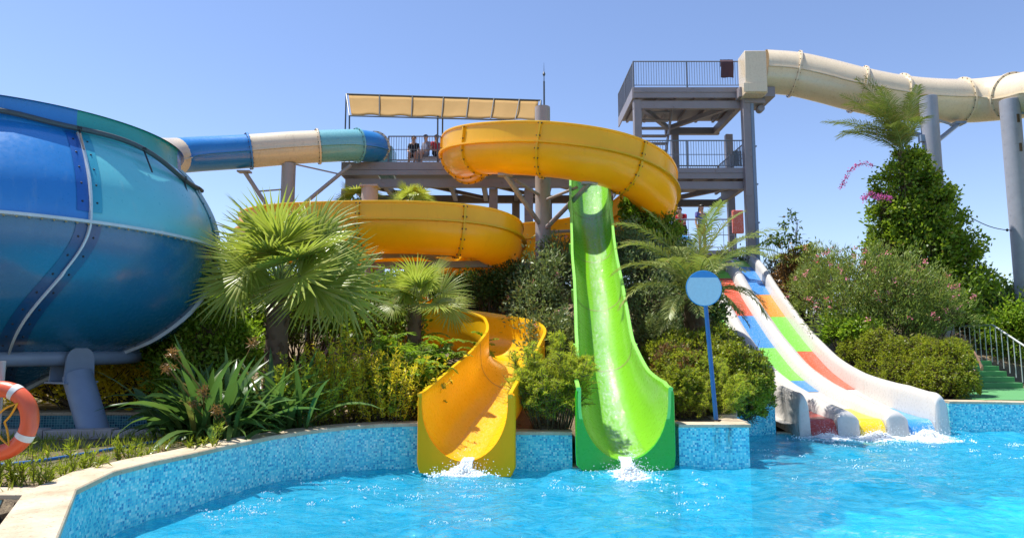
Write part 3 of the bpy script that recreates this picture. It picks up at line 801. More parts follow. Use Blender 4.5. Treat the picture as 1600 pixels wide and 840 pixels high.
mouth_plate(gfr, gpar, M['green_face'], gs_root, -.79, .76, -.17, 1.16, .15)
water_film(gfr, gpar, 20, len(gfr)-1, .36, .60, gs_root, wob=.025)
water_film(gfr, gpar, 14, 78, .24, .36, gs_root, wob=.01)
# ------------------------------------------------ white three lane slide
ts_root = thing('triple_slide', (7.7, 17, 1), 'white three lane slide with coloured mats ending in the pool', 'water slide')
LX = [6.62, 7.66, 8.70]; PITCH = 1.04; LW = .29
TP, TS = resample(catmull([(0, y, z) for y, z in TRI[::-1]], 8), .12)
def tz(i): return TP[i][2]
def wallh(y, outer): 
    return lerp_tab([(14.6,.56),(16,.62),(18,.48),(21,.36),(26,.36)], y) if outer else lerp_tab([(14.6,.16),(15.2,.24),(16.4,.30),(18,.29),(26,.26)], y)
def ridge(xl, xr, outer):
    """section of a wall between two lanes: rounded hump"""
    rows = []
    for i in range(len(TP)):
        y, z = TP[i][1], TP[i][2]; h = wallh(y, outer); n = 14; r = []
        t = Vector(TP[min(i+1, len(TP)-1)][:3]-TP[max(i-1, 0)][:3]).normalized(); nn = Vector((0, -t.z, t.y))
        if nn.z < 0: nn = -nn
        flare = .10*smooth(15.6, 14.7, y)
        for k in range(n+1):
            a = k/n; x = xl+(xr-xl)*a
            prof = math.sin(PI*a)**.5 if not outer else math.sin(PI*a)**.32
            r.append(Vector((x, y, z))+nn*(h*prof))
        rows.append(r)
    return rows
body = MB()
# lane floors
xs_e = [(LX[k]-LW, LX[k]+LW) for k in range(3)]
for k in range(3):
    rows = [[Vector((x, TP[i][1], TP[i][2])) for x in np.linspace(xs_e[k][0], xs_e[k][1], 4)] for i in range(len(TP))]
    body.grid(rows)
und = [[Vector((x, TP[i][1]+.02, TP[i][2]-.10)) for x in (LX[0]-.75, LX[2]+.75)] for i in range(len(TP))]
body.grid(und, flip=True)
body.build('lane_bed', M['white'], ts_root)
for k in range(4):
    outer = k in (0, 3)
    if k == 0: xl, xr = LX[0]-LW-.24, LX[0]-LW
    elif k == 3: xl, xr = LX[2]+LW, LX[2]+LW+.30
    else: xl, xr = LX[k-1]+LW, LX[k]-LW
    m = MB(); rows = ridge(xl, xr, outer)
    if k == 0:
        pass
    m.grid(rows); kk = len(rows[0])
    skirt = [[r[0], r[0]+Vector((0, .02, -.32))] for r in rows] if k == 0 else [[r[-1]+Vector((0, .02, -.32)), r[-1]] for r in rows] if k == 3 else None
    if skirt: m.grid(skirt, flip=True)
    b0 = (len(rows)-1)*kk; n0 = len(m.v)
    # rounded front end dropping to the water
    last = rows[-1]; fr_rows = [last]
    for q in range(1, 7):
        a = q/6*PI/2; ext = .20*math.sin(a)**.8
        rr_ = min(.16, hh_*.9) if False else .15; zb_ = TP[-1][2]; hh_ = wallh(15.0, outer)
        fr_rows.append([Vector((p.x, p.y-.22*math.sin(a), zb_+(p.z-zb_)*(1-min(.9, .15/hh_)*(1-math.cos(a)))-.0)) for p in last])
    fr_rows.append([Vector((p.x, p.y-.05, -.35)) for p in fr_rows[-1]])
    m.grid(fr_rows)
    for e_, fl_ in ((0, True), (-1, False)):
        m.grid([[r[e_], Vector((r[e_].x, r[e_].y, -.36))] for r in fr_rows[:-1]], flip=fl_)
    m.build('side_wall' if outer else 'lane_divider', M['white'], ts_root, smoothang=55)
BR = {1: [(26.2,24.6,'mat_green'),(24.6,22.5,'mat_red'),(22.5,20.75,'mat_blue'),(20.75,18.75,'mat_green'),(18.75,17.9,'mat_blue'),(16.3,15.02,'mat_yellow')],
      2: [(26.2,25.45,'mat_green'),(25.45,23.7,'mat_blue'),(23.7,22.45,'mat_orange'),(22.45,20.55,'mat_green'),(20.55,18.1,'mat_red'),(16.4,15.02,'mat_sky')],
      0: [(26.2,24.2,'mat_red'),(24.2,22.3,'mat_blue'),(22.3,20.5,'mat_green'),(20.5,18.4,'mat_orange'),(16.6,15.02,'mat_darkred')]}
ty = TP[:, 1][::-1]; tzv = TP[:, 2][::-1]
for k, lst in BR.items():
    for (a, b, mt) in lst:
        yy = np.linspace(a-.004, b+.004, max(4, int((a-b)/.12)))
        rows = [[Vector((x, y-.003, np.interp(y, ty, tzv)+.012)) for x in np.linspace(LX[k]-LW+.012, LX[k]+LW-.012, 3)] for y in yy]
        if b < 15.2:
            for q in range(1, 7):
                ang = q/6*PI/2; rows.append([Vector((p.x, p.y-.20*math.sin(ang)-.02*q, p.z-(.5)*(1-math.cos(ang)))) for p in rows[len(yy)-1]])
        m = MB(); m.grid(rows); m.build('lane_mat', M[mt], ts_root, smoothang=50)
sp = MB()
for y in (25.2, 22.6, 20.0):
    z = lerp_tab(TRI, y)-.1
    for x in (6.1, 7.7, 9.3): sp.box((x-.06, y-.06, ground_z(x, y)-.3), (x+.06, y+.06, z-.02))
sp.build('support_post', M['steel_light'], ts_root)
# top platform of the triple slide
tpl = MB(); tpl.box((5.6,26.35,4.9), (9.7,29.2,5.2)); 
for x in (5.8, 9.5):
    for y in (26.6, 29.0): tpl.box((x-.1,y-.1,ground_z(x,y)-.5), (x+.1,y+.1,4.898))
tag(tpl.build('start_platform', M['steel'], base=(7.7,27.5,5)), 'low grey start platform at the top of the white slide behind the palm', 'platform')
# ------------------------------------------------ blue bowl
BC = (-8.9, 12.0, 0)
bw = thing('bowl_slide', (BC[0], BC[1], 1.4), 'huge blue and turquoise bowl shaped slide at the left edge', 'bowl slide')
EQ = 3.72
lower = [(.3,1.12),(.86,1.40),(1.5,1.62),(2.1,1.82),(2.62,2.06),(3.06,2.46),(3.28,2.9),(3.37,3.3),(3.4,EQ-.01)]
upper = [(3.4,EQ+.01),(3.37,4.0),(3.26,4.35),(3.06,4.72),(2.84,5.04),(2.66,5.22)]
lipp = [(2.66,5.22),(2.64,5.35),(2.63,5.58),(2.67,5.62),(2.69,5.58)]
def dens(prof, k=4):
    q = resample(catmull([(r, 0, z) for r, z in prof], 6), .07)[0]; return [(p[0], p[2]) for p in q]
step = R_(360/7); A0 = R_(-38)
def twist(z): return -R_(13)*smooth(0, 1.9, EQ-z)
cols_up = ['turq', 'blue', 'turq', 'blue', 'turq', 'turq', 'blue']; cols_lip = ['teal', 'blue', 'teal', 'blue', 'teal', 'teal', 'blue']
def shell(prof, a0, a1, th=.03, n=24):
    m = MB()
    for d_, fl in ((0, False), (th, True)):
        m.grid([[(BC[0]+(r-d_)*math.cos(a0+twist(z)+(a1-a0)*j/n), BC[1]+(r-d_)*math.sin(a0+twist(z)+(a1-a0)*j/n), z) for j in range(n+1)] for r, z in prof], flip=fl)
    return m
for k in range(7):
    a0, a1 = A0+k*step, A0+(k+1)*step
    shell(dens(lower), a0, a1).build('lower_panel', M['navy'], bw)
    shell(dens(upper), a0, a1).build('upper_panel', M[cols_up[k]], bw)
    m = shell(dens(lipp), a0, a1); m.build('lip_panel', M[cols_lip[k]], bw)
    for (prf, nm_, mts) in ((dens(lower), 'lower_edge_band', ('navy_band', 'navy_band')), (dens(upper), 'upper_edge_band', (cols_up[k-1]+'_band', cols_up[k]+'_band'))):  # raised strips beside the seams; their darker colour paints in the step's shade
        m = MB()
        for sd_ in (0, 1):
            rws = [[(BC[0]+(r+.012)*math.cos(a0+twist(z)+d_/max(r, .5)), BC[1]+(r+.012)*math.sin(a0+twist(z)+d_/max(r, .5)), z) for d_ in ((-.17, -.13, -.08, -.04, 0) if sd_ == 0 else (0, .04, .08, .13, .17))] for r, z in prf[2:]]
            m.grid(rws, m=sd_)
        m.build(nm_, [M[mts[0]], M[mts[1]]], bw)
    # seam flange along the meridian
    prof = dens(lower)+dens(upper); m = MB(); rows = []
    for (r, z) in prof:
        row = []
        for (dr, da) in ((-.01,-.010),(.075,-.010),(.075,.010),(-.01,.010)):
            rr = r+dr; aa = a0+twist(z)+da*1.3/max(r, .6); row.append((BC[0]+rr*math.cos(aa), BC[1]+rr*math.sin(aa), z-(.03 if dr > 0 and z < 3 else 0)))
        rows.append(row)
    m.grid(rows, cv=True); m.build('seam_flange', M['seam'] , bw, smoothang=40)
    m = MB()
    for sgn in (-1, 1):
        for q in range(3, len(prof)-1, 4):
            r, z = prof[q]; aa = a0+twist(z)+sgn*.10/max(r, .6); m.blob((BC[0]+(r+.008)*math.cos(aa), BC[1]+(r+.008)*math.sin(aa), z), .019, 6)
    for q in range(9):
        for (zz, rr) in ((5.3, 2.06),):
            pass
    tag(m.build('bolt_row', M['dark_bolt'], bw), kind='stuff')
m = MB(); m.lathe([(3.39,EQ-.028),(3.49,EQ-.022),(3.49,EQ+.022),(3.39,EQ+.028)], BC, 120)
for q in range(150):
    a = q*2*PI/150; m.blob((BC[0]+3.445*math.cos(a), BC[1]+3.445*math.sin(a), EQ-.035), .018, 6, 1)
m.build('equator_flange', [M['seam'], M['bolt_pale']], bw)
m = MB()
hz = []
for q in range(54):
    a = R_(-150)+q*R_(3.2); z = 5.30 + .03*math.sin(q*.5) - .42*smooth(R_(-40), R_(10), a); r = 2.76+.30*smooth(R_(-40), R_(10), a)+.05*math.sin(q*.35)
    hz.append((BC[0]+r*math.cos(a), BC[1]+r*math.sin(a), z))
m.tube(hz, .042, 10)
m.build('hose', M['hose'], bw)
for a in (-39, -19, -1, 14):
    m = MB()
    a = R_(a); i = min(range(54), key=lambda q: abs(R_(-150)+q*R_(3.2)-a)); p = Vector(hz[i])
    m.bar(p, (BC[0]+3.16*math.cos(a), BC[1]+3.16*math.sin(a), p.z-.42), .025, .012)
    m.lathe([(.05,-.02),(.056,0),(.05,.02)], p, 10)
    m.build('hose_bracket', M['dark_bolt'], bw)
m = MB(); m.tube([(-5.5,12.6,3.3),(-5.3,12.7,3.0),(-5.34,12.8,2.6),(-5.7,12.9,2.15),(-6.3,13,1.95)], .07, 10); m.build('drain_pipe', M['hose'], bw)
# support frame
sf = thing('bowl_support', (BC[0], BC[1], .5), 'grey blue ring pipe on slanted tubular legs carrying the bowl', 'support frame')
RR = 2.05; RZ = 1.725
m = MB(); m.tube([(BC[0]+RR*math.cos(q*2*PI/64), BC[1]+RR*math.sin(q*2*PI/64), RZ) for q in range(64)], .125, 16, closed=True); m.build('ring_pipe', M['pipe'], sf)
for a in (-26.5, 95, 170, 250):
    a = R_(a) ; dx, dy = math.cos(a), math.sin(a)
    p0 = Vector((BC[0]+RR*dx, BC[1]+RR*dy, RZ-.04)); p1 = Vector((BC[0]+2.9*dx, BC[1]+2.9*dy, .3))
    m = MB(); m.tube([p0+(p1-p0)*.17, p1], .215, 24); m.build('leg', M['pipe'], sf)
    m = MB(); tx = Vector((-dy, dx, 0))
    # clamp plate: cheek plates round the ring pipe
    for e in (-.19, .19):
        c = p0+Vector((dx,dy,0))*e; pts = []
        for q in range(9):
            b_ = PI*q/8; pts.append(c+tx*(.22*math.cos(b_))+Vector((0,0,1))*(.02+.20*math.sin(b_)))
        pts += [c-tx*.24+Vector((0,0,-.33)), c+tx*.24+Vector((0,0,-.33))]
        ex_ = Vector((dx,dy,0))*.014; b0 = [p+ex_ for p in pts]; b1 = [p-ex_ for p in pts]
        m.poly(b0); m.poly(b1[::-1]); m.grid([b0, b1], cv=True)
    m.box((p0.x-.26, p0.y-.27, p0.z-.36), (p0.x+.26, p0.y+.27, p0.z-.332), rotz=a)
    m.build('clamp', M['pipe'], sf, smoothang=30)
    m = MB(); m.box((p1.x-.3, p1.y-.3, .25), (p1.x+.3, p1.y+.3, .5), rotz=a); m.build('footing', M['concrete'], sf, bevel=.02)
# ------------------------------------------------ closed tube to the bowl
def tube_slide(root, P, r, colours, joints, n=28, flange=.07, flmats=None):
    """sections of closed tube: colours = [(s0, s1, material)] as shares of the length"""
    pts, s = resample(catmull(P), .12); L = s[-1]
    for (a, b, mt) in colours:
        sel = [p for p, q in zip(pts, s) if a*L-.07 <= q <= b*L+.07]
        m = MB(); m.tube(sel, r, n, caps=False); m.tube(sel, r-.03, n, caps=False)
        for sd in (1, -1):
            rows = []
            for i in range(len(sel)):
                t = Vector(sel[min(i+1, len(sel)-1)]-sel[max(i-1, 0)]).normalized(); a_ = t.cross(Vector((0,0,1))).normalized()*sd; p = Vector(sel[i]); u = Vector((0,0,-.12))
                rows.append([p+a_*(r-.02)+u+Vector((0,0,.02)), p+a_*(r+.045)+u+Vector((0,0,.018)), p+a_*(r+.045)+u-Vector((0,0,.018)), p+a_*(r-.02)+u-Vector((0,0,.02))])
            m.grid(rows, cv=True)
        m.build('tube_section', mt, root, smoothang=60)
    # side seam flange
    for q, x in enumerate(joints):
        i = min(range(len(s)), key=lambda k: abs(s[k]-x*L)); i = min(max(i, 1), len(pts)-2)
        t = Vector(pts[i+1]-pts[i-1]).normalized(); p = Vector(pts[i])
        m = MB(); m.tube([p-t*.03, p-t*.0299, p+t*.0299, p+t*.03], [r, r+flange, r+flange, r], n, caps=False)
        a = t.cross(Vector((0,0,1))).normalized(); b = t.cross(a)
        for k in range(20):
            d = a*math.cos(k*PI/10)+b*math.sin(k*PI/10)
            for e in (-.04, .04): m.blob(p+d*(r+flange*.55)+t*e, .022, 6, 1)
        m.build('joint_flange', [(flmats or [colours[0][2]]*len(joints))[q], M['bolt']], root, smoothang=40)
    return pts, s
tb = thing('tube_slide', (-8, 23, 8), 'blue, cream and teal closed tube running from the platform to the bowl', 'tube slide')
TBP = [at(588,232,26.3), at(576,229,25.8), at(552,227,25.3), at(520,228,25.0), at(460,231,24.5), at(380,237,23.8), at(310,241,23.0), at(268,244,22.2), Vector((-11.35,20.6,7.75)), Vector((-11.3,18.2,7.1)), Vector((-10.6,16.2,6.2)), Vector((-9.9,14.3,5.5))]
tpts, tss = resample(catmull(TBP), .12)
def share(px):
    L = tss[-1]; best = 0
    for p, q in zip(tpts, tss):
        d = Vector(p)-CAM; x = 800+F*d.x/d.dot(FW)
        if x > px: best = q
    return best/L
c1, c2, c3, c4 = share(556), share(492), share(384), share(276)
tube_slide(tb, TBP, .60, [(0, c1, M['blue']), (c1, c2, M['paleteal']), (c2, c3, M['cream']), (c3, c4, M['blue']), (c4, 1, M['sand'])], [.004, c1, c2, c3], flmats=[M['sand'], M['paleteal'], M['sand'], M['blue']])
eb = MB(); a = at(612,247,26.6); eb.box((a.x-.55, 26.1, 8.65), (a.x+.1, 27.2, 9.75)); eb.build('entry_box', M['paleteal'], tb, bevel=.05)
# ------------------------------------------------ beige closed tube on the right
bt = thing('tube_slide', at(1400,150,26), 'long beige closed tube winding to the right from the top of the tower', 'tube slide')
BTP = [at(1192,112,26.0), at(1240,116,25.9), at(1290,127,25.7), at(1340,140,25.5), at(1395,151,25.5), at(1450,157,25.6), at(1510,158,25.8), at(1560,154,25.2), at(1600,149,24.2), at(1655,140,22.8), Vector((18.2,19.8,9.0)), Vector((18.8,17,8.0))]
tpts, tss = resample(catmull(BTP), .12)
js = [share_ for share_ in (1238, 1336, 1400, 1498, 1578)]
def share2(px):
    for p, q in zip(tpts, tss):
        d = Vector(p)-CAM
        if 800+F*d.x/d.dot(FW) > px: return q/tss[-1]
    return 1
tube_slide(bt, BTP, .84, [(0, 1, M['sand'])], [share2(x) for x in js], n=36, flange=.08)
hb_ = MB(); p0 = at(1163,79,25.12); p1 = at(1198,145,25.12)
hb_.box((p0.x, 25.12, p1.z), (p1.x+.05, 25.9, p0.z)); hb_.build('entry_box', M['sand'], bt, bevel=.03)
h2 = MB(); p0 = at(1162,129,25.06); p1 = at(1199,143,25.06); h2.box((p0.x, 25.06, p1.z), (p1.x, 25.115, p0.z)); h2.build('entry_sill', M['sand'], bt, bevel=.01)
# ================================================================== tower and platform
def railing(p0, p1, h, parent, n=None, mat='rail', mid=True, name='railing', gap=.10, posts=True):
    p0, p1 = Vector(p0), Vector(p1); L = (p1-p0).length; m = MB(); u = Vector((0, 0, 1))
    m.tube([p0+u*h, p1+u*h], .026, 8); m.tube([p0+u*.12, p1+u*.12], .016, 6)
    k = max(2, int(L/gap))
    for i in range(1, k): 
        q = p0.lerp(p1, i/k); m.tube([q+u*.12, q+u*h], .010, 5, caps=False)
    if mid: m.tube([p0+u*h*.5, p1+u*h*.5], .014, 6)
    r = m.build(name, M[mat], parent)
    if posts:
        kp = max(1, round(L/2.1))
        for i in range(kp+1):
            q = p0.lerp(p1, i/kp); b = MB(); b.box((q.x-.027, q.y-.027, q.z-.02), (q.x+.027, q.y+.027, q.z+h+.012)); 
            o = b.build('rail_post', M[mat], r)
    return r
tw = thing('slide_tower', (6.9, 27.5, 5), 'tall grey steel tower with two railed decks carrying the start of the beige tube', 'tower')
a = at(990, 150, 26); b = at(1163, 150, 26)
x0, x1 = a.x, b.x; yb = 29.6; xb0, xb1 = 4.6, 9.3
zt = at(1075, 137.5, 26).z; z2 = at(1075, 263, 26).z
def deck(z, xl, xr, yf, ybk, name_d='deck'):
    m = MB(); m.box((xl, yf, z-.14), (xr, ybk, z)); o = m.build(name_d, M['steel'], tw, bevel=.01)
    m = MB(); m.box((xl-.02, yf-.05, z-.42), (xr+.03, yf-.003, z+.01)); m.box((xl-.02, yf-.08, z-.20), (xr+.03, yf-.052, z-.16)); m.box((xl-.05, yf+.003, z-.42), (xl-.003, ybk, z+.008)); m.box((xr+.003, yf+.003, z-.42), (xr+.05, ybk, z+.008)); m.build('fascia_beam', M['steel'], tw, bevel=.006)
    m = MB()
    m.box((xl, yf+.065, z-.80), (xr, yf+.25, z-.50)); m.box((xl+2.0, ybk-.25, z-.80), (xr, ybk-.05, z-.50)); m.box((xr-.28, yf+.253, z-.80), (xr-.08, ybk-.253, z-.5))
    m.bar((xl+.25, yf+.3, z-.6), (xl+2.1, ybk-.4, z-.6), .16, .18); m.bar((xr-.35, yf+.3, z-.6), (xl+2.1, ybk-.45, z-.6), .16, .182)
    for k in range(6): 
        x = xl+.3+k*(xr-xl-.6)/5; m.box((x-.05, yf+.26, z-.3), (x+.05, ybk-.26, z-.142))
    m.build('floor_beam', M['steel'], tw)
deck(zt, x0, x1+.02, 26, yb); deck(z2, x0-.3, x1+.05, 26, yb)
for (x, y, top) in ((x0+.16, 26.2, zt-.44), (x1-.02, 25.88, zt-.44), (at(1057,300,29.4).x, 29.45, zt-.81), (at(1142,300,29.4).x, 29.45, zt-.81)):
    m = MB(); zb = ground_z(x, y)-.5; m.box((x-.15, y-.15, zb), (x+.15, y+.15, top)); m.build('column', M['steel'], tw, bevel=.02)
m = MB(); xp = at(1178,250,25.8).x; m.tube([(xp, 25.82, ground_z(xp, 25.8)-.3), (xp, 25.82, zt-.5)], .085, 14)
for z in (6.6, 8.1, 9.6): m.box((xp-.14, 25.75, z), (xp+.12, 25.9, z+.05))
m.build('drain_pipe', M['pipe'], tw)
m = MB(); m.box((x1-.35, 25.55, zt-.52), (x1+1.05, 26.9, zt-.12)); m.box((x1-.1, 25.7, zt-.72), (x1+.72, 26.6, zt-.524)); m.tube([(x1+.62,25.9,zt-.85),(x1+.62,26.2,zt-.85)], .14, 14); m.build('tube_bracket', M['steel'], tw, bevel=.02)
railing((x0+.02, 26.03, zt), (x1-.12, 26.03, zt), 1.10, tw, mid=False)
railing((x0+.02, 26.1, zt), (x0-.02, yb-.05, zt), 1.10, tw, mid=False)
railing((x0+1.3, yb-.05, zt), (x1-.1, yb-.05, zt), 1.02, tw, mid=False)
railing((x0-.2, 26.03, z2), (x1-.05, 26.03, z2), 1.12, tw); railing((x0+1.5, yb-.05, z2), (x1-.05, yb-.05, z2), 1.05, tw); railing((x1-.03, 26.1, z2), (x1-.03, yb-.1, z2), 1.05, tw)
st_ = MB(); n = 12
sx0, sx1 = x0+.55, x0+1.75
for k in range(n):
    f = k/(n-1); y = 27.0+f*2.2; z = zt-.25-f*(zt-z2-.3)
    st_.box((sx0+.04, y, z-.05), (sx1-.04, y+.27, z))
st_.build('stair_tread', M['steel'], tw)
for x in (sx0, sx1):
    m = MB(); m.bar((x, 26.9, zt-.28), (x, 29.4, z2+.0), .05, .26); m.build('stair_stringer', M['steel'], tw)
m = MB()
for k in range(7):
    m.box((at(1149,254,26.05).x-.1+k*.055, 26.07, z2+.1), (at(1149,254,26.05).x-.07+k*.055, 26.1, z2+.72))
m.build('side_gate', M['hose'], tw)
# towel on the top rail
tx0, tx1 = at(1126,105,25.98).x, at(1146,105,25.98).x; rows = []
for k in range(13):
    v = k/12; r = []
    for j in range(15):
        u_ = j/14; x = tx0+(tx1-tx0)*u_; 
        if v < .12: y = 26.03+.035*math.cos(PI*(.5-v/.12*.5)) ; z = zt+1.128+.02*math.sin(PI*v/.12*.5)
        y = 25.985-.012*math.sin(u_*9+v*2)*v-.004; z = zt+1.135-v*.72-.01*math.sin(u_*7)*v
        if k == 0: y, z = 26.03, zt+1.14
        r.append((x+.01*math.sin(v*5), y, z))
    rows.append(r)
m = MB(); m.grid(rows)
back = [[(p[0], 26.065+.005*math.sin(p[0]*40), p[2]+.18*(1 if q > 1 else 0)) for p in rw] for q, rw in enumerate(rows[:8])]
m.grid(back)
tw_o = m.build('towel', M['towel'], base=((tx0+tx1)/2, 26, zt+.8), smoothang=60); tag(tw_o, 'dark striped towel hung over the top tower railing', 'towel')
sm = tw_o.modifiers.new('thick', 'SOLIDIFY'); sm.thickness = .012
# ---- left platform
pl = thing('slide_platform', (-1, 27.5, 5), 'long grey steel platform with railing behind the yellow spiral', 'platform')
zl = at(640, 254, 26).z; xl0 = at(535, 260, 26).x; xl1 = x0-.42
m = MB(); m.box((xl0, 26, zl-.12), (xl1, 29.4, zl)); m.build('deck', M['steel'], pl, bevel=.01)
m = MB(); m.box((xl0-.03, 25.93, zl-.30), (xl1, 25.997, zl+.01)); m.box((xl0-.03, 25.90, zl-.52), (xl1, 25.985, zl-.32)); m.box((xl0-.03, 26.0, zl-.53), (xl0+.02, 29.4, zl-.125)); m.build('fascia_beam', M['steel'], pl, bevel=.008)
m = MB(); m.box((xl0+.1, 26.1, zl-.95), (xl1, 26.3, zl-.62)); m.box((xl0+.1, 29.0, zl-.95), (xl1, 29.2, zl-.62))
for k in range(9):
    x = xl0+.3+k*(xl1-xl0-.6)/8; m.box((x-.09, 26.303, zl-.9), (x+.09, 28.997, zl-.6))
for k in range(4):
    xa = xl0+.3+k*2*(xl1-xl0-.6)/8; m.bar((xa+.1, 26.4, zl-.75), (xa+2*(xl1-xl0-.6)/8-.1, 28.9, zl-.75), .12, .14)
m.build('floor_beam', M['steel'], pl)
for px in (541, 651, 771, 826): 
    for y in (26.45, 29.1):
        x = at(px, 300, 26.45).x+(.9 if y > 28 else 0); m = MB(); m.box((x-.17, y-.17, ground_z(x, y)-.5), (x+.17, y+.17, zl-.955)); m.build('column', M['steel'], pl, bevel=.02)
xa, xb = at(607, 230, 26).x, xl1
railing((xa, 26.03, zl), (xb, 26.03, zl), 1.06, pl); railing((xl0+.1, 29.35, zl), (xb, 29.35, zl), 1.0, pl, gap=.16); 
m = MB(); q0, q1 = at(588,213,26.6), at(602,213,26.6); m.tube([(q0.x,26.5,zl),(q0.x,26.5,zl+1.03),(q1.x,26.5,zl+1.03),(q1.x,26.5,zl)], .02, 6); m.build('grab_rail', M['rail'], pl)
# ---- shade canopy over the platform
sh = thing('shade_canopy', (-1.5, 27.3, zl), 'beige shade cloth stretched on a thin steel frame above the platform', 'canopy')
A_ = at(541,147,26.8); B_ = at(845,157,26.8); C_ = at(841,189,25.9); D_ = at(546,181,25.9)
def loft(p, q, k): return p.lerp(q, k)
m = MB()
m.tube([A_, B_], .035, 8); m.tube([D_, C_], .03, 8); m.tube([A_, D_], .03, 8); m.tube([B_, C_], .03, 8)
ks = [.17, .34, .5, .63, .76, .89]
for k in ks: m.tube([A_.lerp(B_, k)+Vector((0,0,.03)), D_.lerp(C_, k-.012)+Vector((0,0,.03))], .022, 6)
m.build('frame', M['hose'], sh)
for (px, py, Y, zb) in ((541,147,26.8,zl), (684,181,25.95,zl), (692,152,26.8,zl), (546,181,25.9,zl), (845,157,26.8,zl)):
    p = at(px, py, Y); m = MB(); y = max(Y, 26.08); m.tube([(p.x, y, zb), p], .032, 8); m.build('post', M['hose'], sh)
rows = []
for i in range(7):
    v = i/6; r = []
    for j in range(61):
        u_ = .012+j/60*.976; p = A_.lerp(B_, u_).lerp(D_.lerp(C_, u_), v*.94+.03*math.sin(u_*40)*v)
        sag = .05*math.sin(PI*v)*(1+.5*math.sin(u_*37)); r.append(p-Vector((0,0,sag+.02)))
    rows.append(r)
m = MB(); m.grid(rows); cl = m.build('canvas', M['canvas'], sh, smoothang=80); s2 = cl.modifiers.new('thick', 'SOLIDIFY'); s2.thickness = .006
# ---- central support column
pc = thing('support_column', (.95, 21.3, 2), 'thick grey steel column standing inside the yellow spiral', 'column')
cx_, cy_ = at(848, 250, 21.3).x, 21.3; ztop = at(848, 168, 21.3).z
m = MB(); m.tube([(cx_, cy_, ground_z(cx_, cy_)-.5), (cx_, cy_, ztop)], .245, 28); m.build('shaft', M['steel_light'], pc, smoothang=40)
m = MB()
for (tx, ty, tz_, zc) in ((-.2, 19.8, 6.95, 5.75), (2.2, 19.0, 6.5, 5.6), (4.2, 21.2, 5.6, 4.6), (2.2, 23.5, 4.95, 4.0), (-.5, 19.4, 3.55, 3.0), (-1.4, 23.4, 4.5, 3.6)):
    c0 = Vector((cx_, cy_, zc)); c1 = Vector((tx, ty, tz_)); d = (c1-c0); d.z = 0; d.normalize()
    m.tube([c0+d*.2, c1], .075, 10); m.tube([c0+d*.2+Vector((0,0,.9)), c1.lerp(c0, .25)+Vector((0,0,.25))], .05, 8)
    m.box((c1.x-.22, c1.y-.12, c1.z-.03), (c1.x+.22, c1.y+.12, c1.z+.04))
m.build('arm', M['steel_light'], pc)
# lightning rod
lr = MB(); rx = at(853, 150, 24.8).x; lr.tube([(rx, 26.2, zl), (rx, 26.2, 12.4), (rx, 26.2, at(853,128,26.2).z)], .035, 8); lr.tube([(rx,26.2,at(853,128,26.2).z),(rx,26.2,at(853,98,26.2).z)], [.02,.004], 6); lr.lathe([(.01,-.12),(.06,0),(.01,.12)], (rx,26.2,at(853,116,26.2).z), 10)
tag(lr.build('lightning_rod', M['hose'], base=(rx, 26.2, zl)), 'thin dark lightning rod rising above the platform', 'lightning rod')
# lower spiral trestle
tr = thing('slide_trestle', (-2.3, 19.8, 1.7), 'pale steel beams under the lower yellow loop', 'trestle')
m = MB(); z = at(700, 413, 19.2).z
m.bar((-4.2, 19.4, z), (-.5, 19.1, z), .14, .18); m.bar((-5.6, 18.6, z+.12), (-1.0, 18.3, z+.2), .12, .14); m.bar((-3.0, 17.95, z+.25), (-1.5, 19.6, z-.02), .1, .1); m.bar((-.6,19.2,z+.1), (.75,21.2,z+.1), .1,.12)
m.build('beam', M['steel_light'], tr)
for (x, y) in ((-4.1, 19.4), (-5.5, 18.6)):
    m = MB(); m.tube([(x, y, ground_z(x, y)-.4), (x, y, z-.08)], .11, 12); m.build('post', M['steel_light'], tr)
# stub post behind the lower loop and tube support
p = at(578, 291, 24.2); m = MB(); m.tube([(p.x, p.y, ground_z(p.x, p.y)-.4), p], .3, 24); m.box((p.x-.32,p.y-.32,p.z-.06),(p.x+.32,p.y+.32,p.z+.003)); m.bar((p.x+.25,p.y,p.z-.55),(p.x+.9,p.y+.2,p.z-1.1),.1,.1)
tag(m.build('support_column', M['concrete'], base=(p.x, p.y, 2)), 'short pale column with flat cap behind the lower yellow loop', 'column')
p = at(450, 254, 24.3); tc = thing('support_column', (p.x, p.y, 2), 'grey column with slanted arms under the cream section of the tube slide', 'column')
m = MB(); m.tube([(p.x, p.y+.1, ground_z(p.x, p.y)-.4), (p.x, p.y+.1, p.z-.02)], .25, 24); m.build('shaft', M['steel_light'], tc, smoothang=40)
m = MB(); e = at(382, 268, 23.8); m.tube([e, (p.x-.15, p.y, p.z-2.4)], .075, 10); m.tube([e.lerp(Vector((p.x,p.y,p.z-2.4)), .35), (p.x-.2, p.y, p.z-1.0)], .03, 8)
m.box((e.x-.22, e.y-.15, e.z-.04), (e.x+.22, e.y+.15, e.z+.02))
e2 = at(548, 258, 25.2); m.tube([e2, (p.x+.2, p.y, p.z-1.9)], .075, 10); m.tube([at(530,272,25.1), (p.x+.2, p.y, p.z-.05)], .03, 8)
m.build('arm', M['steel_light'], tc)
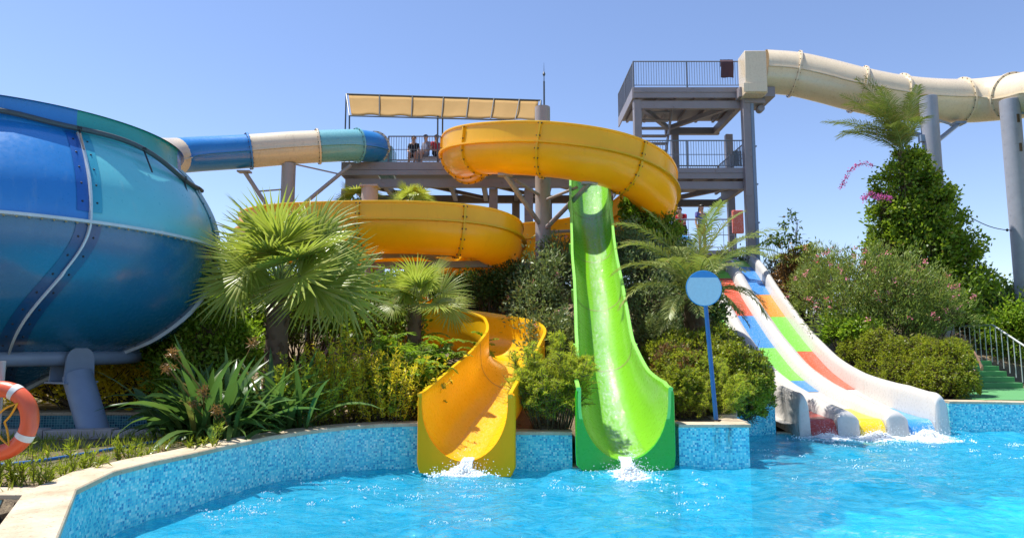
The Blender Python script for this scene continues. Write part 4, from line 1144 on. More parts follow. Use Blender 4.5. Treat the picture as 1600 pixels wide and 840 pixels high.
# ---- big columns on the right
for (px, py, Y, r, lab) in ((1450, 152, 24.4, .30, 'grey round column behind the vine covered tree'), (1577, 157, 23.9, .315, 'tall grey round column with rust marks at the right edge')):
    p = at(px, py, Y); c = thing('support_column', (p.x, p.y, ground_z(p.x, p.y)), lab, 'column')
    m = MB(); m.tube([(p.x, p.y, ground_z(p.x, p.y)-.5), (p.x, p.y, p.z-.01), (p.x, p.y, p.z)], [r, r, r-.01], 36)
    for k in range(14): m.box((p.x-r-.004, p.y-.03, p.z-.6-k*.52), (p.x-r+.004, p.y+.03, p.z-.57-k*.52))
    m.build('shaft', M['col_grey'], c, smoothang=40)
    m = MB()
    if px < 1500:
        e = at(1497, 194, 25.5); m.tube([(p.x+.25, p.y, p.z-1.65), e], .085, 10); m.tube([(p.x+.25, p.y, p.z-.85), e.lerp(p, .22)-Vector((0,0,.25))], .045, 8); m.box((e.x-.2,e.y-.2,e.z-.03),(e.x+.2,e.y+.2,e.z+.06))
        e = at(1404, 200, 25.5); m.tube([(p.x-.25, p.y, p.z-1.5), e], .085, 10)
        m.box((p.x-.42, p.y-.1, p.z-1.7), (p.x-.2, p.y+.1, p.z-1.45))
    else:
        e = Vector((p.x+2.0, p.y-.3, p.z-.1)); m.tube([(p.x+.25, p.y, p.z-2.0), e], .09, 10); m.tube([(p.x+.25, p.y, p.z-.5), (p.x+1.4, p.y-.2, p.z-.4)], .05, 8)
        m.box((p.x+.2, p.y-.15, p.z-2.2), (p.x+.5, p.y+.15, p.z-1.8))
    m.build('arm', M['pipe'], c)
    if px > 1500:
        m = MB()
        for z in (.62, 1.68): m.box((p.x-.02, p.y-r-.02, p.z-z-.3), (p.x+.07, p.y-r+.02, p.z-z)); 
        m.build('hook_plate', M['bolt'], c)
        m = MB(); q0 = at(1512, 337, 23.6); q1 = Vector((p.x-r, p.y, at(1572,360,23.9).z)); pts = [q0.lerp(q1, k/10)-Vector((0,0,.12*math.sin(PI*k/10))) for k in range(11)]
        m.tube(pts, .014, 6); m.lathe([(.02,-.05),(.05,0),(.02,.05)], pts[9], 8); m.build('guy_cable', M['dark_bolt'], c)
# ---- lower walkway with railing behind the date palm
zw = at(1100, 391, 24.6).z
wk = thing('walkway', (7.2, 24.9, zw), 'railed steel walkway behind the palm crown', 'walkway')
wx0, wx1 = at(1040,380,24.6).x, at(1150,380,24.6).x
m = MB(); m.box((wx0, 24.6, zw-.15), (wx1, 25.6, zw)); 
for x in (wx0+.2, wx1-.2): m.box((x-.08, 25, ground_z(x,25)-.4), (x+.08, 25.16, zw-.152))
m.build('deck', M['steel'], wk)
railing((wx0, 24.65, zw), (wx1, 24.65, zw), 1.15, wk, gap=.42)
m = MB(); m.box((wx1-.15, 24.4, zw+.6), (wx1+.25, 24.55, zw+1.45)); tag(m.build('hanging_cloth', M['mat_red'], base=(wx1, 24.5, zw), bevel=.03), 'orange red cloth hanging at the end of the walkway railing', 'cloth')
# ================================================================== round sign on its pole
sg = thing('round_sign', on_z(1119, 656, .69), 'blank round pale blue sign with a darker top on a leaning blue pole', 'sign')
b0 = on_z(1119, 656, .69); b0.y += .0; t0 = at(1101, 470, b0.y+.05); cc = at(1100, 450, b0.y); rad = .29*b0.y/11.0
m = MB(); m.tube([b0, t0+Vector((0,.03,.3))], .036, 14); m.build('pole', M['sign_pole'], sg)
m = MB(); m.tube([b0, b0+Vector((0,0,.012))], .085, 16); m.build('base_plate', M['dark_bolt'], sg)
n = 64; m = MB(); fr_ = [(cc.x+rad*math.cos(2*PI*k/n), cc.y, cc.z+rad*math.sin(2*PI*k/n)) for k in range(n)]; bk = [(x, y+.02, z) for x, y, z in fr_]
m.poly(bk[::-1]); m.grid([fr_, bk], cv=True); rim = [(cc.x+(rad-.012)*math.cos(2*PI*k/n), cc.y-.004, cc.z+(rad-.012)*math.sin(2*PI*k/n)) for k in range(n)]; m.grid([rim, fr_], cv=True)
m.build('disc', M['sign_dark'], sg)
cut = .62
ang = math.asin(cut); r2 = rad-.012
lo_ = [(cc.x+r2*math.cos(a), cc.y-.004, cc.z+r2*math.sin(a)) for a in np.linspace(PI-ang, 2*PI+ang, 50)]
hi_ = [(cc.x+r2*math.cos(a), cc.y-.004, cc.z+r2*math.sin(a)) for a in np.linspace(ang, PI-ang, 24)]
m = MB(); m.poly(lo_); m.build('lower_face', M['sign_light'], sg, smoothang=0)
m = MB(); m.poly(hi_); m.build('upper_face', M['sign_dark'], sg, smoothang=0)
# ================================================================== lifebuoy
lc = at(-2, 657, 6.5); lb = thing('lifebuoy', lc, 'orange lifebuoy with white bands and a yellow rope hanging at the left edge', 'lifebuoy')
Rm, rm = .292, .075
m = MB(); m.tube([(lc.x+Rm*math.cos(q*2*PI/72), lc.y, lc.z+Rm*math.sin(q*2*PI/72)) for q in range(72)], rm, 20, closed=True); m.build('ring', M['ring'], lb)
for a in (62, -28, 152, 242):
    pts = [(lc.x+Rm*math.cos(R_(a+q)), lc.y, lc.z+Rm*math.sin(R_(a+q))) for q in np.linspace(-5.2, 5.2, 7)]
    m = MB(); m.tube(pts, rm+.003, 20, caps=False); m.build('band', M['ring_tape'], lb)
rp = []
for q in range(5):
    aa, ab = 38-90*q, 38-90*(q+1)
    for k in range(10):
        a = R_(aa+(ab-aa)*k/10); rr = Rm-.02-.20*math.sin(PI*k/10)**.8; rp.append((lc.x+rr*math.cos(a), lc.y-.02-.055*(1-math.sin(PI*k/10)), lc.z+rr*math.sin(a)))
m = MB(); m.tube(rp, .009, 8); m.build('rope', M['rope'], lb)
ps = MB(); ps.tube([(lc.x-.1, lc.y+.12, ground_z(lc.x, lc.y)-.2), (lc.x-.1, lc.y+.12, lc.z+.55)], .03, 12); ps.tube([(lc.x-.1, lc.y+.12, lc.z+.34), (lc.x-.02, lc.y-.02, lc.z+.35), (lc.x-.0, lc.y-.09, lc.z+.39)], .012, 8)
tag(ps.build('lifebuoy_post', M['steel_light'], base=(lc.x-.1, lc.y+.12, .6)), 'thin post with a hook holding the orange lifebuoy', 'post')
# blue hose on the ground
pts = [on_z(px, py, .64) for px, py in ((-40,728),(40,722),(110,712),(180,700),(240,690),(300,680),(370,668))]
m = MB(); m.tube([tuple(Vector(p[:3])) for p in resample(catmull([tuple(p) for p in pts]), .08)[0]], .02, 8)
tag(m.build('garden_hose', M['sign_pole'], base=(-4.3,7.5,.64)), 'thin blue hose lying in the weeds behind the coping', 'hose')
# ================================================================== people
def skin_mesh(name, nodes, edges, mat, parent, sub=2, root=0):
    me = bpy.data.meshes.new(name); me.from_pydata([n[:3] for n in nodes], edges, [])
    o = bpy.data.objects.new('tmp', me); C.objects.link(o)
    o.modifiers.new('s', 'SKIN'); 
    for i, d in enumerate(me.skin_vertices[0].data):
        r = nodes[i][3]; d.radius = (r, r if len(nodes[i]) < 5 else nodes[i][4]); d.use_root = (i == root)
    sb = o.modifiers.new('d', 'SUBSURF'); sb.levels = sub; sb.render_levels = sub
    dg = bpy.context.evaluated_depsgraph_get(); dg.update()
    m2 = bpy.data.meshes.new_from_object(o.evaluated_get(dg)); bpy.data.objects.remove(o); m2.name = name
    m2.materials.clear(); m2.materials.append(mat)
    m2.polygons.foreach_set('use_smooth', np.ones(len(m2.polygons), dtype=bool))
    m2.transform(Matrix.Translation(wloc(parent)))
    return link(name, m2, parent)
def person(loc, rot, label, J, shirt=None, trousers=None, skin='skin', long_hair=False, group=None, sleeve=True):
    """J: joint positions in the person's own frame, facing -Y, metres"""
    p = thing('person', loc, label, 'person', group)
    Mz = Matrix.Rotation(rot, 3, 'Z')
    G = {k: Mz@Vector(v) for k, v in J.items()}
    def nd(k, r, r2=None): v = G[k]; return (v.x, v.y, v.z, r, r2 or r)
    seq = [nd('pelvis',.15,.11), nd('waist',.125,.095), nd('chest',.155,.105), nd('neck',.055), nd('head0',.075,.085), nd('head1',.088,.10), nd('head2',.07,.08),
           nd('shl',.058), nd('ell',.043), nd('wrl',.030), nd('hal',.036,.02), nd('shr',.058), nd('elr',.043), nd('wrr',.030), nd('har',.036,.02),
           nd('hil',.09), nd('knl',.06), nd('anl',.040), nd('tol',.035,.03), nd('hir',.09), nd('knr',.06), nd('anr',.040), nd('tor',.035,.03)]
    ed = [(0,1),(1,2),(2,3),(3,4),(4,5),(5,6),(2,7),(7,8),(8,9),(9,10),(2,11),(11,12),(12,13),(13,14),(0,15),(15,16),(16,17),(17,18),(0,19),(19,20),(20,21),(21,22)]
    # fingers and thumb on each hand
    for h, w_ in ((10, 9), (14, 13)):
        a = Vector(seq[h][:3]); d = (a-Vector(seq[w_][:3])).normalized(); sdv = d.cross(Mz@Vector((0,-1,.2))).normalized(); fr2 = sdv.cross(d)
        for q, (off, L) in enumerate(((-.03,.062),(-.01,.075),(.01,.07),(.03,.055))):
            b = len(seq); p1 = a+sdv*off+d*.035; p2 = p1+d*L*.55-fr2*.012; p3 = p2+d*L*.45-fr2*.025
            seq += [(*p1,.0105,.0105),(*p2,.0095,.0095),(*p3,.008,.008)]; ed += [(h,b),(b,b+1),(b+1,b+2)]
        b = len(seq); p1 = a-sdv*.038-d*.01; p2 = p1-sdv*.022+d*.03; seq += [(*p1,.013,.013),(*p2,.009,.009)]; ed += [(h,b),(b,b+1)]
    skin_mesh('body', seq, ed, M[skin], p, 2)
    hd = G['head1']+p.location
    # face: nose, eyes, mouth, ears as small shaped meshes
    m = MB(); f = Mz@Vector((0,-1,0)); s = Mz@Vector((1,0,0)); u = Vector((0,0,1))
    m.tube([hd+f*.085+u*.03, hd+f*.108-u*.012, hd+f*.092-u*.022], [.008,.014,.009], 8)
    for e in (-1, 1): m.tube([hd+s*e*.084+u*.03, hd+s*e*.095-f*.01, hd+s*e*.084-u*.03], [.01,.016,.008], 8)
    m.build('face_features', M[skin], p)
    m = MB()
    for e in (-1, 1): m.blob(hd+f*.083+s*e*.032+u*.018, .011, 8)
    m.tube([hd+f*.088-u*.05-s*.024, hd+f*.096-u*.052, hd+f*.088-u*.05+s*.024], .005, 6)
    m.build('eyes_and_mouth', M['hair'], p)
    m = MB(); rows = []
    for i in range(9):
        th = PI*.60*i/8; r = []
        for j in range(20):
            ph = 2*PI*j/20; fx, sx = math.cos(ph), math.sin(ph)
            k = 1.0 if th < 1.05 or fx < .25 else max(.2, 1-(th-1.05)*1.6)
            q = min(th, 1.15) if fx > .3 else th
            r.append(hd+u*(.035+.098*math.cos(q))+f*(.112*math.sin(q)*fx-.006)+s*(.102*math.sin(q)*sx))
        rows.append(r)
    m.grid(rows, cv=True)
    if long_hair: m.tube([hd-f*.07+u*.02, hd-f*.11-u*.10, hd-f*.10-u*.24, hd-f*.09-u*.33], [.075,.07,.055,.02], 12)
    m.build('hair', M['hair'], p, smoothang=80)
    if shirt:
        T = [nd('pelvis',.168,.128), nd('waist',.145,.115), nd('chest',.175,.125)]; e2 = [(0,1),(1,2)]
        c = G['chest'].lerp(G['neck'], .5); T.append((c.x,c.y,c.z,.10,.09)); e2.append((2,3))
        if sleeve:
            for a, b in (('shl','ell'), ('shr','elr')):
                k = len(T); q = G[a].lerp(G[b], .62); T += [nd(a,.074), (q.x,q.y,q.z,.062,.062)]; e2 += [(2,k),(k,k+1)]
        skin_mesh('shirt', T, e2, M[shirt], p, 2)
    if trousers:
        T = [nd('waist',.138,.108), nd('pelvis',.165,.125)]; e2 = [(0,1)]
        for a, b in (('hil','knl'), ('hir','knr')):
            k = len(T); q = G[a].lerp(G[b], .75); T += [nd(a,.105), (q.x,q.y,q.z,.085,.085)]; e2 += [(1,k),(k,k+1)]
        skin_mesh('shorts', T, e2, M[trousers], p, 2)
    return p
STAND = dict(pelvis=(0,0,.95), waist=(0,.005,1.12), chest=(0,.01,1.33), neck=(0,0,1.50), head0=(0,-.015,1.57), head1=(0,-.02,1.65), head2=(0,-.01,1.72),
  shl=(.17,.01,1.42), ell=(.23,.03,1.13), wrl=(.24,-.06,.89), hal=(.24,-.09,.83), shr=(-.17,.01,1.42), elr=(-.23,.03,1.13), wrr=(-.24,-.06,.89), har=(-.24,-.09,.83),
  hil=(.09,0,.88), knl=(.10,-.02,.48), anl=(.10,.02,.09), tol=(.11,-.13,.04), hir=(-.09,0,.88), knr=(-.10,-.02,.48), anr=(-.10,.02,.09), tor=(-.11,-.13,.04))
SIT = dict(STAND); SIT.update(pelvis=(0,0,.52), waist=(0,.03,.70), chest=(0,.03,.92), neck=(0,.0,1.08), head0=(0,-.02,1.15), head1=(0,-.03,1.23), head2=(0,-.02,1.30),
  shl=(.17,.03,1.0), ell=(.22,.02,.72), wrl=(.18,-.22,.62), hal=(.16,-.29,.60), shr=(-.17,.03,1.0), elr=(-.22,.02,.72), wrr=(-.18,-.22,.62), har=(-.16,-.29,.60),
  hil=(.09,-.05,.50), knl=(.11,-.45,.50), anl=(.11,-.42,.09), tol=(.11,-.56,.04), hir=(-.09,-.05,.50), knr=(-.11,-.45,.50), anr=(-.11,-.42,.09), tor=(-.11,-.56,.04))
BEND = dict(STAND); BEND.update(waist=(0,-.03,1.10), chest=(0,-.10,1.28), neck=(0,-.18,1.42), head0=(0,-.22,1.47), head1=(0,-.25,1.54), head2=(0,-.25,1.61), shl=(.17,-.10,1.36), ell=(.20,-.20,1.12), wrl=(.10,-.38,1.03), hal=(.07,-.44,1.03), shr=(-.17,-.10,1.36), elr=(-.22,-.16,1.10), wrr=(-.14,-.36,1.02), har=(-.11,-.43,1.02))
def chair(loc, rot, mat, label, low=False):
    t = thing('plastic_chair', loc, label, 'chair'); t_m = Matrix.Rotation(rot, 3, 'Z'); L = Vector(loc)
    def T(x, y, z): return L+t_m@Vector((x, y, z))
    m = MB(); m.grid([[T(x, y, .43-.02*math.cos((x/.23))*1) for x in np.linspace(-.23,.23,7)] for y in np.linspace(-.24,.22,6)]); s = m.build('seat', mat, t); q = s.modifiers.new('t','SOLIDIFY'); q.thickness = .025
    m = MB(); m.grid([[T(x, .22+z*.12-.04*math.cos(x/.25*1.2)+.04, .43+z) for x in np.linspace(-.22,.22,7)] for z in np.linspace(0,.45,6)]); s = m.build('backrest', mat, t); q = s.modifiers.new('t','SOLIDIFY'); q.thickness = .022
    for x in (-.2,.2):
        for y in (-.2,.2): m = MB(); m.tube([T(x*1.1,y*1.1,0), T(x,y,.42)], .02, 8); m.build('leg', mat, t)
    return t
pp = at(683, 250, 26.7); person((pp.x-.05, 26.75, zl), R_(35), 'person in a red shirt sitting on the bench behind the platform railing', SIT, 'red_cloth', 'black_cloth')
pp = at(669, 250, 26.7); person((pp.x-.1, 26.75, zl), R_(-30), 'person in grey blue clothes sitting on the bench beside the red shirt', SIT, 'grey_cloth', 'grey_cloth', 'skin_pale')
pp = at(646, 250, 26.8); cl_ = chair((pp.x, 26.9, zl), 0, M['rail_white'], 'pale plastic chair behind the platform railing')
person((pp.x, 26.82, zl-.01), 0, 'person in black sitting low on the pale chair behind the platform railing', {k: (v[0], v[1]-.02, v[2]-(0 if v[2] < .3 else .02)) for k, v in SIT.items()}, 'black_cloth', 'black_cloth', long_hair=True)
pp = at(1096, 380, 25.1); person((pp.x, 25.0, zw), R_(20), 'person in a blue top with long dark hair on the walkway behind the palm', STAND, 'blue_cloth', 'red_cloth', long_hair=True)
pp = at(1068, 380, 25.1); person((pp.x, 25.15, zw), R_(-40), 'person in a red top bending on the walkway near the vine', BEND, 'red_cloth', 'black_cloth', 'skin_pale')
pp = at(1067, 384, 24.5); m = MB(); m.tube([(pp.x+.3*math.cos(q*2*PI/40), 24.45+.0, pp.z+.3*math.sin(q*2*PI/40)) for q in range(40)], .085, 14, closed=True)
tag(m.build('swim_ring', M['mat_sky'], base=pp), 'blue inflatable swim ring held against the walkway railing', 'swim ring')
pp = at(676, 250, 26.8); bn = thing('bench', (pp.x, 26.75, zl), 'low grey bench under the two people behind the platform railing', 'bench')
m = MB(); m.box((pp.x-.55, 26.58, zl+.39), (pp.x+.55, 26.95, zl+.43)); m.build('seat', M['steel'], bn, bevel=.008)
for x_ in (-.5, .5): m = MB(); m.box((pp.x+x_-.03, 26.6, zl), (pp.x+x_+.03, 26.93, zl+.388)); m.build('leg', M['steel'], bn)
# person sitting behind the right hedge with one arm hanging out
hx = at(1507, 560, 18.3); SITA = dict(SIT); 
pr = Vector((hx.x, 18.3, .745)); wr = at(1531, 566, 18.1)-pr; el = at(1521, 549, 18.2)-pr; hd_ = at(1535, 577, 18.05)-pr
SITA.update(knl=(-.02,-.45,.5), anl=(-.05,-.42,.09), tol=(-.07,-.56,.04), knr=(-.24,-.42,.5), anr=(-.27,-.40,.09), tor=(-.30,-.53,.04), shl=(.17,.03,1.0), ell=tuple(el), wrl=tuple(wr), hal=tuple(wr+(hd_-wr)*.55))
chair((pr.x, pr.y+.02, .745), 0, M['mat_yellow'], 'yellow plastic chair behind the clipped hedge by the steps')
person(pr, 0, 'person sitting behind the clipped hedge with one bare arm hanging out beside the steps', SITA, 'grey_cloth', 'blue_cloth', sleeve=False)
# ================================================================== plants
def unit(v): return v/np.maximum(np.linalg.norm(v, axis=-1, keepdims=True), 1e-9)
def leaf_arrays(c, a, n, L, W, fold=.12):
    """c base points, a axis, n normal (N,3); rhombic leaves, one quad each"""
    a = unit(a); b = unit(np.cross(n, a)); nn = np.cross(a, b)
    L = np.asarray(L)[:, None] if np.ndim(L) else np.full((len(c), 1), L); W = np.asarray(W)[:, None] if np.ndim(W) else np.full((len(c), 1), W)
    p1 = c+a*L*.42+b*W*.5+nn*W*fold; p3 = c+a*L*.42-b*W*.5+nn*W*fold; p2 = c+a*L-nn*L*.06
    V = np.stack([c, p1, p2, p3], 1).reshape(-1, 3); Q = np.arange(len(V)).reshape(-1, 4)
    return V, Q
def cat(lst):
    VV, QQ, MM = [], [], []; o = 0
    for it in lst:
        V, Q = it[0], it[1]; VV.append(V); QQ.append(Q+o); MM.append(np.full(len(Q), it[2] if len(it) > 2 else 0)); o += len(V)
    return np.concatenate(VV), np.concatenate(QQ), np.concatenate(MM)
def rnd_dirs(n, rng, up=-.35):
    v = unit(rng.normal(size=(n*3+30, 3))); v = v[v[:, 2] > up][:n]
    while len(v) < n: v = np.concatenate([v, v])[:n]
    return v
def tubes_q(paths, r0, r1, n=5):
    """thin stems as quads"""
    out = []
    for P in paths:
        P = np.asarray(P, float); k = len(P); t = unit(np.gradient(P, axis=0)); a = unit(np.cross(t, np.array([.31,.17,.93]))); b = np.cross(t, a)
        r = np.linspace(r0, r1, k)[:, None]; rows = []
        ang = np.arange(n)*2*PI/n
        V = (P[:, None]+(a[:, None]*np.cos(ang)[None, :, None]+b[:, None]*np.sin(ang)[None, :, None])*r[:, None]).reshape(-1, 3)
        i = np.arange(k-1)[:, None]*n; j = np.arange(n)[None]; j2 = (j+1) % n
        Q = np.stack([i+j, i+j2, i+n+j2, i+n+j], -1).reshape(-1, 4); out.append((V, Q))
    return out
def lump(d, seed, f=2.2):
    return np.array([noise.noise(Vector((x*f+seed, y*f, z*f))) for x, y, z in d])
def bush_arrays(blobs, n, L, W, rng, shell=(.72, 1.03), up=.35, lumpy=.28, clumps=26, clumpr=.16, jitter=.75, floor=None, droop=0, lf=2.2):
    """blobs (centre, radii, weight): leaves gathered in twigs ends near the surface of lumpy ellipsoids, thinner inside"""
    out = []
    tw = sum(b[2] if len(b) > 2 else 1 for b in blobs)
    for bi, bl in enumerate(blobs):
        c = np.array(bl[0]); r = np.array(bl[1]); k = int(n*(bl[2] if len(bl) > 2 else 1)/tw)
        nc = max(8, int(clumps*(bl[2] if len(bl) > 2 else 1)/tw*len(blobs)))
        d = rnd_dirs(nc, rng, -.45); R = rng.uniform(shell[0], shell[1], nc)*(1+lumpy*lump(d, bi*7.3+float(c[0]), lf))
        R = np.where(rng.random(nc) < .22, R*rng.uniform(.35, .9, nc), R)
        cc = d*R[:, None]
        pick = rng.integers(0, nc, k); off = rng.normal(size=(k, 3))*clumpr
        pos = cc[pick]+off
        ax = unit(d[pick]*.8+rng.normal(size=(k, 3))*jitter+np.array([0, 0, up-droop]))
        nm = unit(d[pick]*.6+rng.normal(size=(k, 3))*.7+np.array([0, 0, .6]))
        pos = pos*r+c
        if floor is not None:
            m = pos[:, 2] > floor; pos, ax, nm = pos[m], ax[m], nm[m]
        ln = L*rng.uniform(.6, 1.3, len(pos)); wd = W*rng.uniform(.7, 1.25, len(pos))
        out.append(leaf_arrays(pos, ax, nm, ln, wd))
    return out
def twig_paths(base, blobs, rng, n=14):
    P = []
    for bl in blobs:
        c = np.array(bl[0]); r = np.array(bl[1])
        for k in range(n):
            d = rnd_dirs(1, rng, -.1)[0]; e = c+d*r*rng.uniform(.6, .95); b = np.array(base)+rng.normal(size=3)*np.array([r[0]*.25, r[1]*.25, 0]); b[2] = base[2]-.1
            m = (b+e)/2+rng.normal(size=3)*.08+np.array([0,0,-.05]); t = np.linspace(0, 1, 6)[:, None]
            P.append((1-t)**2*b+2*t*(1-t)*m+t*t*e)
    return P
def shrub(name, label, cat_, blobs, n, L, W, mat, base=None, group=None, twigs=14, flowers=None, seed=1, extra=None, core=None, **kw):
    rng = np.random.default_rng(seed)
    c = np.array(blobs[0][0]); 
    if base is None:
        cc = np.mean([b[0] for b in blobs], axis=0); base = (cc[0], cc[1], ground_z(cc[0], cc[1]))
    root = thing(name, base, label, cat_, group)
    arr = bush_arrays(blobs, n, L, W, rng, **kw); V, Q, _ = cat(arr); np_mesh('foliage', V, Q, M[mat] if isinstance(mat, str) else mat, root)
    if twigs or core:
        items = tubes_q(twig_paths(base, blobs, rng, twigs), .022, .006) if twigs else []
        if core:
            for bl in blobs:
                d = rnd_dirs(700, rng, -1); pos = np.array(bl[0])+d*np.array(bl[1])*core*rng.uniform(.75, 1, (len(d), 1)); ax = rng.normal(size=(len(d), 3))
                pp_ = [np.stack([p, p+unit(a_)*.16, p+unit(a_)*.3+np.array([0,0,.06])]) for p, a_ in zip(pos[:260], ax)]
                items += tubes_q(pp_, .007, .003, 4)
        V, Q, _ = cat(items); np_mesh('stems', V, Q, M['twig'], root)
    if flowers:
        fm, fn, fL, fW = flowers
        it = []
        for bl in blobs:
            k = int(fn*(bl[2] if len(bl) > 2 else 1)/sum(b[2] if len(b) > 2 else 1 for b in blobs)); d = rnd_dirs(k, rng, .0)
            P = np.array(bl[0])+d*np.array(bl[1])*rng.uniform(.95, 1.12, (k, 1))
            for p, dd in zip(P, d):
                m = int(rng.integers(5, 16)); cc = p+rng.normal(size=(m, 3))*fL*.8
                it.append(leaf_arrays(cc, rng.normal(size=(m, 3))+dd, rng.normal(size=(m, 3)), np.full(m, fL), np.full(m, fW)))
        V, Q, _ = cat(it); np_mesh('blossom', V, Q, M[fm], root)
    return root
def stem_shrub(name, label, cat_, base, n, h, spread, L, W, mat, seed, per=40, droop=.25, lean=(0,0), plume=0, group=None, stemr=.008, up=.5):
    """many upright stems with small leaves along them"""
    rng = np.random.default_rng(seed); P = []; LA = []
    for k in range(n):
        a = rng.uniform(0, 2*PI); q = math.sqrt(rng.random()); b = np.array([base[0]+spread[0]*.45*q*math.cos(a), base[1]+spread[1]*.45*q*math.sin(a), base[2]-.05])
        hh = h*rng.uniform(.55, 1.05)*(1-.25*q); tip = b+np.array([spread[0]*.55*q*math.cos(a)+lean[0]*hh+rng.normal()*.06, spread[1]*.55*q*math.sin(a)+lean[1]*hh+rng.normal()*.06, hh])
        mid = (b+tip)/2+np.array([0, 0, hh*droop*.5]); t = np.linspace(0, 1, 7)[:, None]; path = (1-t)**2*b+2*t*(1-t)*mid+t*t*tip; P.append(path)
        paths = [(path, per)]
        if plume:
            for q2 in range(plume):
                s = rng.uniform(.25, .95); i = s*6; i0 = int(i); p0 = path[i0]+(path[min(i0+1, 6)]-path[i0])*(i-i0); dv = unit(rng.normal(size=3)*np.array([1,1,.5])+np.array([0,0,.75])); l2 = h*.28*(1.15-s)
                sub = np.stack([p0, p0+dv*l2*.5+np.array([0,0,.02]), p0+dv*l2+np.array([0,0,-.01])]); P.append(sub); paths.append((sub, per))
        for pth, cnt in paths:
            s = rng.uniform(.15 if pth is path else 0, 1, cnt)*(len(pth)-1); i0 = np.minimum(s.astype(int), len(pth)-2); f = (s-i0)[:, None]
            pos = pth[i0]*(1-f)+pth[i0+1]*f; tg = unit(pth[i0+1]-pth[i0])
            ax = unit(tg*up+rng.normal(size=(cnt, 3))*.7+np.array([0,0,.15])); nm = unit(rng.normal(size=(cnt, 3))+np.array([0,0,.8]))
            LA.append(leaf_arrays(pos, ax, nm, L*rng.uniform(.6, 1.3, cnt), W*rng.uniform(.7, 1.2, cnt)))
    root = thing(name, base, label, cat_, group)
    V, Q, _ = cat(LA); np_mesh('foliage', V, Q, M[mat], root)
    V, Q, _ = cat(tubes_q(P, stemr, stemr*.35, 4)); np_mesh('stems', V, Q, M['twig'], root)
    return root
def frond_arrays(o, az, el, L, rng, droop=1.0, n=46, ll=.42, lw=.028, twist=0, vee=.6, side=0, wind=(0,0,0)):
    """feather palm frond: arching rachis with two rows of narrow leaflets"""
    k = 24; t = np.linspace(0, 1, k); P = [np.array(o, float)]; e = el
    h = np.array([math.cos(az), math.sin(az), 0])
    for i in range(1, k):
        e2 = el-droop*(t[i]**1.6); d = h*math.cos(e2)+np.array([0,0,math.sin(e2)])+np.array(wind)*t[i]; P.append(P[-1]+unit(d)*L/(k-1))
    P = np.array(P); tg = unit(np.gradient(P, axis=0)); sd = unit(np.cross(tg, np.array([0,0,1.0]))); up = np.cross(sd, tg)
    s = np.linspace(.12, .99, n)*(k-1); i0 = np.minimum(s.astype(int), k-2); f = (s-i0)[:, None]
    base = P[i0]*(1-f)+P[i0+1]*f; T = tg[i0]; S_ = sd[i0]; U_ = up[i0]; x = np.linspace(.12, .99, n)
    ln = ll*(np.sin(PI*np.clip(x*.86+.10, 0, 1))**.6)*rng.uniform(.85, 1.1, n)
    its = []
    for sg_ in (-1, 1):
        dr = rng.normal(size=(n, 1))*.14
        ax = unit(S_*sg_*1.0+T*(.55+.5*x[:, None])+U_*(vee*.5+dr)); p1 = base+ax*ln[:, None]*.5; a2 = unit(ax+np.array([0,0,-.55])*rng.uniform(.5, 1.2, (n, 1))); p2 = p1+a2*ln[:, None]*.5
        b = unit(np.cross(ax, U_+.3*S_*sg_)); w = lw*rng.uniform(.8, 1.2, (n, 1))
        V = np.stack([base-b*w*.25, base+b*w*.25, p1+b*w*.5, p1-b*w*.5, p2+b*w*.06, p2-b*w*.06], 1).reshape(-1, 3)
        i = np.arange(n)[:, None]*6; Q = np.concatenate([i+np.array([[0,1,2,3]]), i+np.array([[3,2,4,5]])]); its.append((V, Q, 0))
    st_ = tubes_q([P], .016, .004, 5)
    its.append((st_[0][0], st_[0][1], 1))
    return cat(its)
def fan_arrays(o, az, el, pl, R, rng, nseg=40, spread=2.5, fold=.28, droop=.35, roll=0):
    """fan palm leaf: petiole and a pleated fan of pointed segments whose tips hang"""
    h = np.array([math.cos(az), math.sin(az), 0.]); u = np.array([0,0,1.]); s = np.array([-math.sin(az), math.cos(az), 0.])
    t = np.linspace(0, 1, 8)[:, None]; d0 = h*math.cos(el)+u*math.sin(el); d1 = h*math.cos(el-.5)+u*math.sin(el-.5)
    P = np.array(o)+t*pl*d0*.6+t*t*pl*d1*.4; hub = P[-1]
    # blade axes: continues along the petiole, hanging a little
    e2 = el-.55; a = h*math.cos(e2)+u*math.sin(e2); nrm = -h*math.sin(e2)+u*math.cos(e2)
    s2 = s*math.cos(roll)+nrm*math.sin(roll); nrm = np.cross(a, s2)*-1; nrm = nrm if nrm[2] > 0 else -nrm
    V, Q = [], []
    for i in range(nseg):
        x = -1+2*i/(nseg-1); th = x*spread; d = a*math.cos(th)+s2*math.sin(th); ln = R*(1-.22*abs(x)**1.6)*rng.uniform(.93, 1.05)
        w = R*spread/nseg*.98; pd = np.cross(nrm, d); z = fold*(abs(x))*R*.35; tip_d = droop*rng.uniform(.5, 1.5)
        jt = rng.normal()*.03
        pts = []
        for r, wf, dz in ((.03, .10, 0), (.46, .50, z*.35), (.72, .24, z*.5-tip_d*.05*R), (1.0, .02, z*.5-tip_d*.36*R)):
            c = hub+d*ln*r+nrm*(z*r*.6)+u*(-tip_d*.36*R*max(0, r-.55)**1.5*2.2)+pd*jt*r*R; pts.append((c-pd*w*wf, c+nrm*w*.16*(1 if r < .9 else 0), c+pd*w*wf))
        b = len(V)
        for p in pts: V += [p[0], p[1], p[2]]
        for r in range(3):
            for c in range(2): Q.append((b+r*3+c, b+r*3+c+1, b+r*3+3+c+1, b+r*3+3+c))
    its = [(np.array(V), np.array(Q), 0)]; st_ = tubes_q([P], .022, .012, 5); its.append((st_[0][0], st_[0][1], 1))
    return cat(its)
M['petiole'] = plain('pale_green_petiole', (.22,.27,.07), .5)
